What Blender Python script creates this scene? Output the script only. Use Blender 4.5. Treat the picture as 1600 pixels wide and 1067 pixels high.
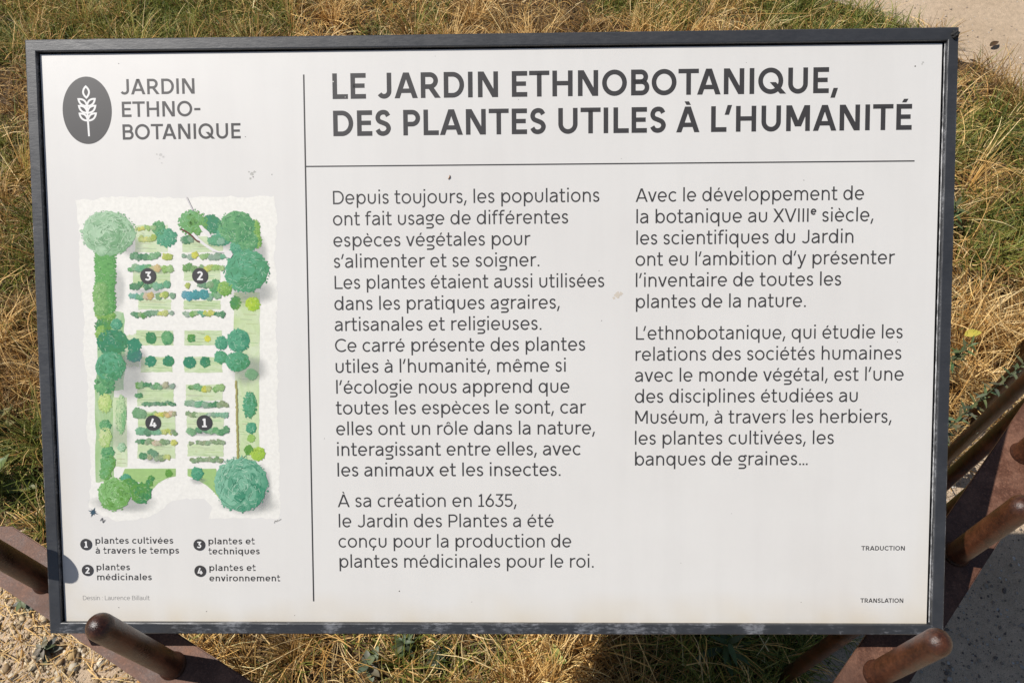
import bpy, bmesh, math, random
import numpy as np
from mathutils import Vector, Matrix

# ------------------------------------------------------------------ camera, sky, sun, exposure
scene = bpy.context.scene
for o in list(bpy.data.objects):
    bpy.data.objects.remove(o)
COL = scene.collection
EYE = Vector((0.0, 0.0, 1.60))
cam_data = bpy.data.cameras.new("camera")
cam_data.sensor_width = 36.0
cam_data.lens = 27.99
cam_data.clip_start = 0.02
cam_data.clip_end = 400.0
cam = bpy.data.objects.new("camera", cam_data)
COL.objects.link(cam)
RX = Vector((0.999782, 0.005912, -0.020024))       # camera right
RY = Vector((0.005931, 0.839140, 0.543883))        # camera up
RZ = Vector((0.020018, -0.543883, 0.838922))       # camera back
cam.matrix_world = Matrix(((RX.x, RY.x, RZ.x, EYE.x), (RX.y, RY.y, RZ.y, EYE.y),
                           (RX.z, RY.z, RZ.z, EYE.z), (0, 0, 0, 1)))
scene.camera = cam

SUN_EL, SUN_AZ = math.radians(55), math.radians(8)     # from the left, a little from beyond the sign
S = Vector((-math.cos(SUN_AZ) * math.cos(SUN_EL), math.sin(SUN_AZ) * math.cos(SUN_EL), math.sin(SUN_EL)))
sun_data = bpy.data.lights.new("sun", 'SUN')
sun_data.energy = 4.9
sun_data.angle = math.radians(0.5)
sun_data.color = (1.0, 0.962, 0.908)
sun = bpy.data.objects.new("sun", sun_data)
COL.objects.link(sun)
sun.location = (-3, 0, 5)
sun.rotation_euler = S.to_track_quat('Z', 'Y').to_euler()

world = bpy.data.worlds.new("World")
scene.world = world
world.use_nodes = True
wn = world.node_tree.nodes
sky = wn.new('ShaderNodeTexSky')
sky.sky_type = 'NISHITA'
sky.sun_disc = False
sky.sun_elevation = SUN_EL
sky.sun_rotation = math.atan2(S.x, S.y)
world.node_tree.links.new(sky.outputs[0], wn['Background'].inputs[0])
wn['Background'].inputs[1].default_value = 0.062

scene.view_settings.view_transform = 'Standard'
scene.view_settings.look = 'None'
scene.view_settings.exposure = 0.25
scene.view_settings.gamma = 1.0
scene.view_settings.use_curve_mapping = False
scene.cycles.max_bounces = 6
scene.cycles.transparent_max_bounces = 12

rng = np.random.default_rng(7)
rnd = random.Random(5)

# ------------------------------------------------------------------ small helpers
def lin(r, g, b):
    f = lambda c: (c / 255) / 12.92 if c / 255 <= 0.04045 else ((c / 255 + 0.055) / 1.055) ** 2.4
    return (f(r), f(g), f(b))

def link(name, mesh, mat, parent=None):
    o = bpy.data.objects.new(name, mesh)
    COL.objects.link(o)
    for m in (mat if isinstance(mat, (list, tuple)) else [mat]):
        mesh.materials.append(m)
    if parent is not None:
        o.parent = parent
    return o

def tag(o, label=None, cat=None, group=None, kind=None):
    if label: o['label'] = label
    if cat: o['category'] = cat
    if group: o['group'] = group
    if kind: o['kind'] = kind
    return o

def thing(name, loc, label, cat, group=None):
    o = bpy.data.objects.new(name, None)
    o.empty_display_size = 0.05
    COL.objects.link(o)
    o.location = loc
    return tag(o, label, cat, group)

def from_lists(name, verts, faces, mat, parent=None, cols=None, smooth=False):
    me = bpy.data.meshes.new(name)
    me.from_pydata([tuple(v) for v in verts], [], faces)
    if cols is not None:
        a = me.color_attributes.new("Col", 'FLOAT_COLOR', 'POINT')
        a.data.foreach_set("color", np.array([(c[0], c[1], c[2], 1.0) for c in cols], dtype=np.float32).ravel())
    if smooth:
        me.polygons.foreach_set("use_smooth", [True] * len(me.polygons))
    me.update()
    return link(name, me, mat, parent)

def from_arrays(name, V, F, mat, parent=None, cols=None, smooth=False):
    """V (n,3); F (m,k) all faces with k corners; cols (n,3)."""
    me = bpy.data.meshes.new(name)
    n, m, k = len(V), len(F), F.shape[1]
    me.vertices.add(n)
    me.vertices.foreach_set("co", V.astype(np.float32).ravel())
    me.loops.add(m * k)
    me.loops.foreach_set("vertex_index", F.astype(np.int32).ravel())
    me.polygons.add(m)
    me.polygons.foreach_set("loop_start", np.arange(0, m * k, k, dtype=np.int32))
    me.polygons.foreach_set("loop_total", np.full(m, k, dtype=np.int32))
    if cols is not None:
        a = me.color_attributes.new("Col", 'FLOAT_COLOR', 'POINT')
        c4 = np.ones((n, 4), dtype=np.float32)
        c4[:, :3] = cols
        a.data.foreach_set("color", c4.ravel())
    if smooth:
        me.polygons.foreach_set("use_smooth", np.ones(m, dtype=bool))
    me.update(calc_edges=True)
    me.validate()
    return link(name, me, mat, parent)

_grids = {}
def vnoise(x, y, scale, seed):
    """smooth value noise 0..1 for arrays"""
    if seed not in _grids:
        _grids[seed] = np.random.default_rng(seed).random((128, 128))
    g = _grids[seed]
    u, v = np.asarray(x) / scale + 500, np.asarray(y) / scale + 500
    i, j = np.floor(u).astype(int), np.floor(v).astype(int)
    a, b = u - i, v - j
    a, b = a * a * (3 - 2 * a), b * b * (3 - 2 * b)
    G = lambda p, q: g[p % 128, q % 128]
    return (G(i, j) * (1 - a) + G(i + 1, j) * a) * (1 - b) + (G(i, j + 1) * (1 - a) + G(i + 1, j + 1) * a) * b

# ------------------------------------------------------------------ materials
def new_mat(name):
    m = bpy.data.materials.new(name)
    m.use_nodes = True
    nt = m.node_tree
    return m, nt, nt.nodes['Principled BSDF']

def N(nt, kind, **kw):
    n = nt.nodes.new(kind)
    for k, v in kw.items():
        if k.startswith('i_'):
            n.inputs[k[2:].replace('_', ' ')].default_value = v
        else:
            setattr(n, k, v)
    return n

def noise(nt, scale, detail=4, rough=0.6, coord=None):
    n = N(nt, 'ShaderNodeTexNoise')
    n.inputs['Scale'].default_value = scale
    n.inputs['Detail'].default_value = detail
    n.inputs['Roughness'].default_value = rough
    if coord is None:
        coord = N(nt, 'ShaderNodeTexCoord').outputs['Object']
    nt.links.new(coord, n.inputs['Vector'])
    return n.outputs['Fac']

def ramp(nt, fac, stops):
    r = N(nt, 'ShaderNodeValToRGB')
    e = r.color_ramp.elements
    while len(e) < len(stops): e.new(0.5)
    for k, (p, c) in enumerate(stops):
        e[k].position = p
        e[k].color = (c[0], c[1], c[2], 1) if not isinstance(c, (int, float)) else (c, c, c, 1)
    nt.links.new(fac, r.inputs[0])
    return r.outputs[0]

def mix(nt, fac, a, b, mode='MIX'):
    m = N(nt, 'ShaderNodeMix', data_type='RGBA', blend_type=mode)
    for sock, v in ((m.inputs[0], fac), (m.inputs[6], a), (m.inputs[7], b)):
        if isinstance(v, (int, float)): sock.default_value = v
        elif isinstance(v, tuple): sock.default_value = (v[0], v[1], v[2], 1)
        else: nt.links.new(v, sock)
    return m.outputs[2]

def bump(nt, bsdf, height, strength=0.3, dist=0.002):
    b = N(nt, 'ShaderNodeBump')
    b.inputs['Strength'].default_value = strength
    b.inputs['Distance'].default_value = dist
    nt.links.new(height, b.inputs['Height'])
    nt.links.new(b.outputs[0], bsdf.inputs['Normal'])

def simple(name, col, rough=0.5, spec=0.5, var=0.0, scale=60):
    m, nt, b = new_mat(name)
    if var:
        f = noise(nt, scale)
        nt.links.new(ramp(nt, f, [(0.3, tuple(c * (1 - var) for c in col)), (0.7, tuple(min(1, c * (1 + var)) for c in col))]), b.inputs['Base Color'])
    else:
        b.inputs['Base Color'].default_value = (*col, 1)
    b.inputs['Roughness'].default_value = rough
    b.inputs['Specular IOR Level'].default_value = spec
    return m

# sign face: off-white printed laminate with faint yellowing and grime
M_panel, nt, b = new_mat("sign_laminate")
f1 = noise(nt, 5.0, 3)
f2 = noise(nt, 900.0, 2)
base = ramp(nt, f1, [(0.3, (0.6266, 0.6018, 0.5727)), (0.7, (0.6557, 0.635, 0.6059))])
base = mix(nt, 1.0, base, (0.955, 0.965, 0.97), 'MULTIPLY')
att = N(nt, 'ShaderNodeVertexColor', layer_name="Col")
base = mix(nt, 1.0, base, att.outputs[0], 'MULTIPLY')
mpn = N(nt, 'ShaderNodeMapping')
mpn.inputs['Scale'].default_value = (55, 4, 4)
nt.links.new(N(nt, 'ShaderNodeTexCoord').outputs['Object'], mpn.inputs['Vector'])
runs = noise(nt, 1.0, 5, 0.6, mpn.outputs[0])
base = mix(nt, 0.6, base, ramp(nt, runs, [(0.35, 0.965), (0.6, 1.0)]), 'MULTIPLY')
dust = noise(nt, 30, 6, 0.7)
base = mix(nt, 0.5, base, ramp(nt, dust, [(0.3, 0.955), (0.6, 1.0)]), 'MULTIPLY')
nt.links.new(ramp(nt, dust, [(0.3, 0.43), (0.7, 0.35)]), b.inputs['Roughness'])
specks = ramp(nt, f2, [(0.22, 0.80), (0.30, 1.0)])
base = mix(nt, 0.5, base, specks, 'MULTIPLY')
nt.links.new(base, b.inputs['Base Color'])
b.inputs['Specular IOR Level'].default_value = 0.82

M_ink = simple("printed_ink", (0.03984, 0.03652, 0.03486), 0.38, 0.82)
M_ink_grey = simple("printed_grey_ink", (0.166, 0.1618, 0.1577), 0.38, 0.82)
M_white_ink = simple("printed_white", (0.664, 0.6557, 0.6391), 0.38, 0.82)

M_draw, nt, b = new_mat("watercolour_print")
att = N(nt, 'ShaderNodeVertexColor', layer_name="Col")
f = noise(nt, 300, 4, 0.6)
v = ramp(nt, f, [(0.34, 0.78), (0.66, 0.86)])
nt.links.new(mix(nt, 1.0, att.outputs[0], v, 'MULTIPLY'), b.inputs['Base Color'])
b.inputs['Roughness'].default_value = 0.38
b.inputs['Specular IOR Level'].default_value = 0.82

M_wash, nt, b = new_mat("grey_wash_print")
att = N(nt, 'ShaderNodeVertexColor', layer_name="Col")
b.inputs['Base Color'].default_value = (0.27, 0.285, 0.28, 1)
b.inputs['Roughness'].default_value = 0.5
nt.links.new(att.outputs[0], b.inputs['Alpha'])

# charcoal painted frame, worn along the arrises
def frame_mat(name, wear):
    m, nt, b = new_mat(name)
    f = noise(nt, 38, 6, 0.65)
    mpg = N(nt, 'ShaderNodeMapping')
    mpg.inputs['Scale'].default_value = (0.45, 1.6, 1.6)
    nt.links.new(N(nt, 'ShaderNodeTexCoord').outputs['Object'], mpg.inputs['Vector'])
    g = noise(nt, 260, 6, 0.75, mpg.outputs[0])
    c = ramp(nt, f, [(0.3, (0.022, 0.0228, 0.025)), (0.7, (0.034, 0.035, 0.038))])
    w = N(nt, 'ShaderNodeMath', operation='MULTIPLY')
    nt.links.new(f, w.inputs[0]); nt.links.new(g, w.inputs[1])
    lo = 0.36 - 0.08 * wear
    k = ramp(nt, w.outputs[0], [(lo, 0.0), (lo + 0.13, 0.36 * min(1, wear + .15))])
    c = mix(nt, k, c, (0.40, 0.41, 0.44))
    nt.links.new(c, b.inputs['Base Color'])
    nt.links.new(ramp(nt, g, [(0.3, 0.34), (0.7, 0.50)]), b.inputs['Roughness'])
    b.inputs['Specular IOR Level'].default_value = 0.75
    bump(nt, b, g, 0.25, 0.0006)
    return m
M_frame = frame_mat("charcoal_paint", 0.0)
M_frame_worn = frame_mat("charcoal_paint_scuffed", 1.35)
M_tray = simple("black_backing", (0.010, 0.010, 0.011), 0.6, 0.3)
M_steel = simple("dark_steel_post", (0.035, 0.037, 0.041), 0.45, 0.5, 0.2, 30)
M_lip_highlight = simple("pale_lip_highlight", (0.36, 0.36, 0.36), 0.4, 0.5, 0.5, 200)  # highlight of the frame's inner lip, put into the colour

# weathered brown steel of the low fence
def corten(name, a, c, rough):
    m, nt, b = new_mat(name)
    f = noise(nt, 34, 9, 0.72)
    g = noise(nt, 420, 4, 0.75)
    h = noise(nt, 9, 5, 0.6)
    mpn = N(nt, 'ShaderNodeMapping')
    mpn.inputs['Scale'].default_value = (300, 300, 22)
    nt.links.new(N(nt, 'ShaderNodeTexCoord').outputs['Object'], mpn.inputs['Vector'])
    k = noise(nt, 1.0, 3, 0.6, mpn.outputs[0])
    col = ramp(nt, f, [(0.30, tuple(p * .6 for p in a)), (0.44, a), (0.58, c), (0.74, tuple(min(1, q * 1.35) for q in c))])
    col = mix(nt, ramp(nt, g, [(0.52, 0.0), (0.70, 0.55)]), col, tuple(min(1, q * 2.1) for q in c))
    col = mix(nt, ramp(nt, g, [(0.30, 0.7), (0.42, 0.0)]), col, tuple(p * 0.35 for p in a))
    col = mix(nt, ramp(nt, h, [(0.50, 0.0), (0.68, 0.6)]), col, tuple(p * 0.5 for p in a))
    col = mix(nt, ramp(nt, k, [(0.62, 0.0), (0.72, 0.4)]), col, tuple(min(1, q * 1.7) for q in c))
    nt.links.new(col, b.inputs['Base Color'])
    nt.links.new(ramp(nt, f, [(0.3, rough - 0.10), (0.7, rough + 0.18)]), b.inputs['Roughness'])
    b.inputs['Specular IOR Level'].default_value = 0.42
    ad = N(nt, 'ShaderNodeMath', operation='ADD')
    nt.links.new(g, ad.inputs[0]); nt.links.new(f, ad.inputs[1])
    bump(nt, b, ad.outputs[0], 0.45, 0.0010)
    return m
M_plate = corten("rusted_steel_plate", (0.084, 0.033, 0.0175), (0.140, 0.066, 0.040), 0.58)
M_rod = corten("rusted_steel_rod", (0.026, 0.0085, 0.0042), (0.066, 0.022, 0.0095), 0.32)

# plants: colour comes from each blade, a little light passes through
def leaf_mat(name, trans=0.3, rough=0.6):
    m, nt, b = new_mat(name)
    att = N(nt, 'ShaderNodeVertexColor', layer_name="Col")
    nt.links.new(att.outputs[0], b.inputs['Base Color'])
    b.inputs['Roughness'].default_value = rough
    b.inputs['Specular IOR Level'].default_value = 0.35
    t = N(nt, 'ShaderNodeBsdfTranslucent')
    nt.links.new(att.outputs[0], t.inputs[0])
    mx = N(nt, 'ShaderNodeMixShader')
    mx.inputs[0].default_value = trans
    nt.links.new(b.outputs[0], mx.inputs[1]); nt.links.new(t.outputs[0], mx.inputs[2])
    nt.links.new(mx.outputs[0], nt.nodes['Material Output'].inputs[0])
    return m
M_grass = leaf_mat("grass_blades", 0.35, 0.55)
M_leaf = leaf_mat("leaf_tissue", 0.2, 0.5)
M_stone, nt, b = new_mat("pebbles")
att = N(nt, 'ShaderNodeVertexColor', layer_name="Col")
f = noise(nt, 400, 4)
nt.links.new(mix(nt, 1.0, att.outputs[0], ramp(nt, f, [(0.3, 0.8), (0.7, 1.15)]), 'MULTIPLY'), b.inputs['Base Color'])
b.inputs['Roughness'].default_value = 0.85

# compacted sandy gravel of the path, and the soil of the bed
M_path, nt, b = new_mat("sandy_gravel")
f1, f2, f3 = noise(nt, 3.0, 5), noise(nt, 60, 6, 0.7), noise(nt, 420, 3, 0.7)
c = ramp(nt, f1, [(0.3, (0.4316, 0.3196, 0.2117)), (0.7, (0.5478, 0.4191, 0.2946))])
c = mix(nt, 0.8, c, ramp(nt, f2, [(0.3, 0.72), (0.55, 1.0), (0.75, 1.18)]), 'MULTIPLY')
c = mix(nt, 0.95, c, ramp(nt, f3, [(0.30, 0.30), (0.43, 0.95), (0.72, 1.30)]), 'MULTIPLY')
nt.links.new(c, b.inputs['Base Color'])
b.inputs['Roughness'].default_value = 0.9
ad = N(nt, 'ShaderNodeMath', operation='ADD')
nt.links.new(f2, ad.inputs[0]); nt.links.new(f3, ad.inputs[1])
bump(nt, b, ad.outputs[0], 0.7, 0.006)

M_soil, nt, b = new_mat("dry_soil")
f1, f2 = noise(nt, 9, 6), noise(nt, 120, 5, 0.7)
c = ramp(nt, f1, [(0.3, (0.045, 0.027, 0.011)), (0.7, (0.135, 0.082, 0.035))])
c = mix(nt, 0.9, c, ramp(nt, f2, [(0.3, 0.5), (0.7, 1.3)]), 'MULTIPLY')
nt.links.new(c, b.inputs['Base Color'])
b.inputs['Roughness'].default_value = 0.95
bump(nt, b, f2, 0.9, 0.01)

# ------------------------------------------------------------------ ground
def in_poly(px, py, poly):
    inside = np.zeros(len(px), bool)
    n = len(poly)
    for k in range(n):
        x0, y0 = poly[k]; x1, y1 = poly[(k + 1) % n]
        c = ((y0 > py) != (y1 > py)) & (px < (x1 - x0) * (py - y0) / (y1 - y0 + 1e-12) + x0)
        inside ^= c
    return inside

bed_line = [(0.122, -0.10), (0.44, 0.22), (0.79, 0.58), (1.15, 0.95), (1.46, 1.29), (1.75, 1.62), (1.66, 1.74),
            (1.47, 1.90), (1.345, 2.02), (1.24, 2.17), (1.10, 2.27), (0.96, 2.35), (0.70, 2.55), (0.2, 3.0), (-1.2, 4.4),
            (-5.5, 6.0), (-6.0, 0.64), (-2.2, 0.62), (-1.25, 0.62), (-1.03, 0.555), (-0.86, 0.49), (-0.75, 0.42), (-0.70, 0.34), (-0.665, 0.26), (-0.58, 0.20), (-0.40, 0.12)]
def rough_line(pts, step=0.03, amp=0.022):
    out = []
    for k in range(len(pts)):
        a, b_ = Vector(pts[k]), Vector(pts[(k + 1) % len(pts)])
        n = max(1, int((b_ - a).length / step))
        if n > 60: n = 30
        nr = Vector((-(b_ - a).y, (b_ - a).x)).normalized()
        for i in range(n):
            p = a.lerp(b_, i / n)
            out.append(tuple(p + nr * rnd.uniform(-amp, amp)))
    return out
bed_poly = rough_line(bed_line)

gm = bpy.data.meshes.new("ground")
gm.from_pydata([(-150, -150, 0), (150, -150, 0), (150, 150, 0), (-150, 150, 0)], [], [(0, 1, 2, 3)])
tag(link("ground", gm, M_path), kind='structure')
bm = bmesh.new()
vs = [bm.verts.new((x, y, 0.004)) for x, y in bed_poly]
fc = bm.faces.new(vs)
bmesh.ops.triangulate(bm, faces=[fc])
sm = bpy.data.meshes.new("soil_bed"); bm.to_mesh(sm); bm.free()
tag(link("soil_bed", sm, M_soil), kind='structure')

# ------------------------------------------------------------------ grass
STRAW = np.array([(0.84, 0.575, 0.235), (0.68, 0.425, 0.14), (0.52, 0.285, 0.08), (0.92, 0.70, 0.36), (0.30, 0.155, 0.045), (0.14, 0.075, 0.026)])
GREEN = np.array([(0.16, 0.185, 0.030), (0.22, 0.235, 0.045), (0.11, 0.15, 0.030), (0.30, 0.28, 0.07)])

def ribbons(P, az, el, length, width, curl, twist, col0, col1, segs=4, az_bend=None):
    n = len(P)
    pts = np.zeros((n, segs + 1, 3)); pts[:, 0] = P
    e, a = el.copy(), az.copy()
    for k in range(segs):
        st = (length / segs)[:, None]
        d = np.stack([np.cos(a) * np.cos(e), np.sin(a) * np.cos(e), np.sin(e)], 1)
        pts[:, k + 1] = pts[:, k] + d * st
        e = e + curl / segs
        if az_bend is not None: a = a + az_bend / segs
    pts[:, :, 2] = np.maximum(pts[:, :, 2], 0.006)
    side = np.stack([-np.sin(az) * np.cos(twist), np.cos(az) * np.cos(twist), np.sin(twist)], 1)
    prof = np.linspace(1, 0.18, segs + 1) ** 0.7
    V = np.zeros((n, segs + 1, 2, 3)); C = np.zeros((n, segs + 1, 2, 3))
    for k in range(segs + 1):
        w = side * (width * prof[k] * 0.5)[:, None]
        V[:, k, 0] = pts[:, k] - w; V[:, k, 1] = pts[:, k] + w
        t = k / segs
        C[:, k, :] = (col0 * (1 - t) + col1 * t)[:, None, :]
    base = (np.arange(n) * (segs + 1) * 2)[:, None, None]
    k = np.arange(segs)[None, :, None] * 2
    F = base + k + np.array([0, 1, 3, 2])[None, None, :]
    return V.reshape(-1, 3), F.reshape(-1, 4), C.reshape(-1, 3)

def scatter(n, x0, x1, y0, y1, margin=0.0):
    x = rng.uniform(x0, x1, n); y = rng.uniform(y0, y1, n)
    k = in_poly(x, y, bed_poly)
    return x[k], y[k]

PATCHES = [(-1.45, 2.35, .45, .22), (-0.95, 2.35, .22, .10), (-0.35, 2.35, .30, -.16), (0.0, 2.35, .22, -.12), (0.62, 2.3, .28, .16), (-1.35, 1.75, .25, -.18), (-1.3, 1.25, .22, .12),
           (-1.2, 0.95, .16, -.05), (1.25, 1.72, .12, .16), (1.20, 1.30, .13, .20), (1.05, 1.10, .12, -.12), (1.4, 1.5, .2, -.05), (0.55, 0.36, .25, .26), (0.05, 0.32, .12, -.12), (-0.22, 0.33, .12, .25), (-1.2, 0.62, .2, .18)]
def greenness(x, y):
    g = 0.5 * vnoise(x, y, 0.10, 11) + 0.5 * vnoise(x, y, 0.32, 12)
    for px, py, r_, a_ in PATCHES:
        g = g + a_ * np.exp(-((x - px) ** 2 + (y - py) ** 2) / (2 * r_ * r_))
    return g

def pick(pal, n):
    w = np.array([.24, .22, .18, .15, .13, .08])[:len(pal)] if len(pal) == 6 else np.ones(len(pal))
    i = rng.choice(len(pal), n, p=w / w.sum())
    return pal[i] * rng.uniform(0.72, 1.15, (n, 1))

parts = []
# short dead thatch lying in tangles
x, y = scatter(210000, -2.3, 2.0, 0.06, 2.9)
thick = vnoise(x, y, 0.09, 21)
keep = rng.random(len(x)) < 0.12 + 0.9 * thick ** 1.3
x, y = x[keep], y[keep]; n = len(x)
hump = 0.07 * vnoise(x, y, 0.11, 21) ** 1.6 * (0.4 + vnoise(x, y, 0.4, 24))
P = np.stack([x, y, 0.006 + hump * rng.random(n)], 1)
g = greenness(x, y)
dark = vnoise(x, y, 0.2, 31)
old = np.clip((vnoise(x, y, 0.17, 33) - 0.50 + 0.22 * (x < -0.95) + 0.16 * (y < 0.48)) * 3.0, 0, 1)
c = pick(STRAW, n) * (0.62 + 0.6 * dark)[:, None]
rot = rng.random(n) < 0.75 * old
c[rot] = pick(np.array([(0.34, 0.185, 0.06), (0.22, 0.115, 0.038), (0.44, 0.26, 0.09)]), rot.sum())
isg = rng.random(n) < np.clip((g - 0.46) * 2.4, 0.02, 0.55)
c[isg] = pick(GREEN, isg.sum())
az = rng.uniform(0, 2 * np.pi, n)
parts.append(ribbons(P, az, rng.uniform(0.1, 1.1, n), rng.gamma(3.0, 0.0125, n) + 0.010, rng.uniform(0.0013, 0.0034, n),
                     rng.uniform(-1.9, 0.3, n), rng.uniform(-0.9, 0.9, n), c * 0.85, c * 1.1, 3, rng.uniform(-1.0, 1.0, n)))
# standing green blades in tufts
x, y = scatter(150000, -2.3, 2.0, 0.10, 2.9)
g = greenness(x, y)
keep = rng.random(len(x)) < np.clip((g - 0.50) * 4.0, 0.0, 0.9)
x, y = x[keep], y[keep]; n = len(x)
P = np.stack([x, y, np.full(n, 0.004)], 1)
c = pick(GREEN, n)
parts.append(ribbons(P, rng.uniform(0, 2 * np.pi, n), rng.uniform(0.5, 1.5, n), rng.uniform(0.03, 0.10, n), rng.uniform(0.0018, 0.0042, n),
                     rng.uniform(-1.5, 0.1, n), rng.uniform(-0.7, 0.7, n), c * 0.8, c * 1.2, 4, rng.uniform(-0.6, 0.6, n)))
# tufts: many blades from one root, leaning out
tx, ty = scatter(5200, -2.3, 2.0, 0.06, 2.9)
keep = rng.random(len(tx)) < 0.25 + 0.9 * vnoise(tx, ty, 0.14, 71)
tx, ty = tx[keep], ty[keep]; T = len(tx)
tg = greenness(tx, ty) + rng.normal(0, 0.10, T)
tone = pick(STRAW[[0, 1, 2, 3, 4]], T) * rng.uniform(0.7, 1.1, (T, 1))
gk = tg > 0.56
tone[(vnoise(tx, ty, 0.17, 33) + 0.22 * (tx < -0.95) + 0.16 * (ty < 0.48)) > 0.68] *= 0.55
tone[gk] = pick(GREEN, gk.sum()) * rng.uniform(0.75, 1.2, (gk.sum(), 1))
cnt = rng.integers(18, 62, T); hgt = rng.uniform(0.035, 0.115, T)
idx = np.repeat(np.arange(T), cnt); n = len(idx)
az = rng.uniform(0, 2 * np.pi, n); rad = np.sqrt(rng.random(n)) * 0.018
P = np.stack([tx[idx] + rad * np.cos(az), ty[idx] + rad * np.sin(az), np.full(n, 0.004)], 1)
sway = rng.normal(0, 0.5, (T, 2))[idx]
az = np.arctan2(np.sin(az) + sway[:, 1], np.cos(az) + sway[:, 0])
c = tone[idx] * rng.uniform(0.7, 1.25, (n, 1))
mixd = rng.random(n) < 0.22
c[mixd] = pick(STRAW, mixd.sum())
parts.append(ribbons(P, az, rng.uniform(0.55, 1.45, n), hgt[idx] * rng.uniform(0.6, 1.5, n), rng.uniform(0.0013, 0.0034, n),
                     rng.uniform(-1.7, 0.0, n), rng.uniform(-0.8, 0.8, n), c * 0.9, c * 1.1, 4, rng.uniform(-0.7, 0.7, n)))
# the same meadow further off, coarser
fx, fy = rng.uniform(-5.4, 1.6, 150000), rng.uniform(0.7, 5.4, 150000)
k = in_poly(fx, fy, bed_poly) & ((fy > 2.75) | (fx < -2.15)); fx, fy = fx[k], fy[k]; n = len(fx)
c = pick(STRAW, n) * (0.6 + 0.6 * vnoise(fx, fy, 0.25, 31))[:, None]
isg = rng.random(n) < np.clip((greenness(fx, fy) - 0.42) * 2.4, 0.05, 0.7)
c[isg] = pick(GREEN, isg.sum())
parts.append(ribbons(np.stack([fx, fy, 0.006 + 0.05 * rng.random(n) * vnoise(fx, fy, 0.15, 21)], 1), rng.uniform(0, 2 * np.pi, n), rng.uniform(0.2, 1.3, n), rng.uniform(0.06, 0.15, n), rng.uniform(0.003, 0.007, n),
                     rng.uniform(-1.8, 0.0, n), rng.uniform(-0.8, 0.8, n), c * 0.9, c * 1.1, 3, rng.uniform(-0.7, 0.7, n)))
V = np.concatenate([p[0] for p in parts]); C = np.concatenate([p[2] for p in parts])
Fs, off = [], 0
for p in parts:
    Fs.append(p[1] + off); off += len(p[0])
tag(from_arrays("grass", V, np.concatenate(Fs), M_grass, cols=np.clip(C, 0, 1)),
    "dry yellow and olive grass growing around the sign", "grass", kind='stuff')
# long bleached stalks thrown over the grass
x, y = scatter(8000, -2.2, 1.9, 0.08, 2.8)
keep = rng.random(len(x)) < 0.12 + 0.75 * (vnoise(x, y, 0.20, 41) > 0.5) * (0.35 + 0.5 * (x > 0.8) + 0.5 * (y < 0.9))
x, y = x[keep], y[keep]; n = len(x)
P = np.stack([x, y, rng.uniform(0.01, 0.07, n)], 1)
c = pick(STRAW[[0, 1, 2, 3]], n) * 1.05
A = ribbons(P, rng.uniform(0, 2 * np.pi, n), rng.uniform(0.0, 0.9, n), rng.gamma(4.0, 0.022, n) + 0.025, rng.uniform(0.0014, 0.0028, n),
            rng.uniform(-1.2, 0.2, n), rng.uniform(-0.8, 0.8, n), c, c * 1.05, 5, rng.uniform(-0.7, 0.7, n))
tag(from_arrays("straw", A[0], A[1], M_grass, cols=np.clip(A[2], 0, 1)),
    "long bleached straw stalks lying over the grass", "straw", kind='stuff')

x = rng.normal(-0.95, 0.40, 2600); y = rng.normal(0.34, 0.24, 2600)
k = ~in_poly(x, y, bed_poly); x, y = x[k], y[k]; n = len(x)
A2 = ribbons(np.stack([x, y, rng.uniform(0.004, 0.014, n)], 1), rng.uniform(0, 2 * np.pi, n), rng.uniform(-0.1, 0.3, n), rng.gamma(3.0, 0.011, n) + 0.008, rng.uniform(0.0012, 0.0028, n),
             rng.uniform(-0.5, 0.3, n), rng.uniform(-0.6, 0.6, n), pick(STRAW, n), pick(STRAW, n), 4, rng.uniform(-0.8, 0.8, n))
tag(from_arrays("litter", A2[0], A2[1], M_grass, cols=np.clip(A2[2], 0, 1)),
    "broken straw litter scattered on the gravel beside the bent rail", "litter", kind='stuff')

# ------------------------------------------------------------------ gravel
def ico():
    bm = bmesh.new(); bmesh.ops.create_icosphere(bm, subdivisions=1, radius=1.0)
    bm.verts.ensure_lookup_table()
    V = np.array([v.co[:] for v in bm.verts]); F = np.array([[v.index for v in f.verts] for f in bm.faces]); bm.free()
    return V, F
IV, IF = ico()
def stones(x, y, r, col):
    n = len(x)
    R3 = np.stack([r * rng.uniform(0.7, 1.3, n), r * rng.uniform(0.7, 1.3, n), r * rng.uniform(0.4, 0.8, n)], 1)
    bumpy = 1 + 0.26 * np.sin(IV @ rng.normal(0, 1.6, (3, n)) + rng.uniform(0, 6, n)).T[:, :, None]
    V = IV[None] * bumpy * R3[:, None, :]
    a = rng.uniform(0, 6.28, n); ca, sa = np.cos(a)[:, None], np.sin(a)[:, None]
    X = V[:, :, 0] * ca - V[:, :, 1] * sa + x[:, None]; Y = V[:, :, 0] * sa + V[:, :, 1] * ca + y[:, None]
    Z = V[:, :, 2] + (R3[:, 2] * 0.45)[:, None]
    VV = np.stack([X, Y, Z], 2).reshape(-1, 3)
    FF = (IF[None] + (np.arange(n) * len(IV))[:, None, None]).reshape(-1, 3)
    return VV, FF, np.repeat(col, len(IV), 0)
sets = []
n0 = 42000
x = rng.normal(-0.95, 0.42, n0); y = rng.normal(0.34, 0.26, n0)
k = (~in_poly(x, y, bed_poly) | (rng.random(n0) < 0.06)) & (rng.random(n0) < 0.25 + 1.0 * vnoise(x, y, 0.07, 51)); x, y = x[k], y[k]
pal = np.array([(0.4316, 0.332, 0.1992), (0.5146, 0.415, 0.2739), (0.3154, 0.2241, 0.1245), (0.5478, 0.4731, 0.3569), (0.2075, 0.1411, 0.0747), (0.3984, 0.2739, 0.1245)])
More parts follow.
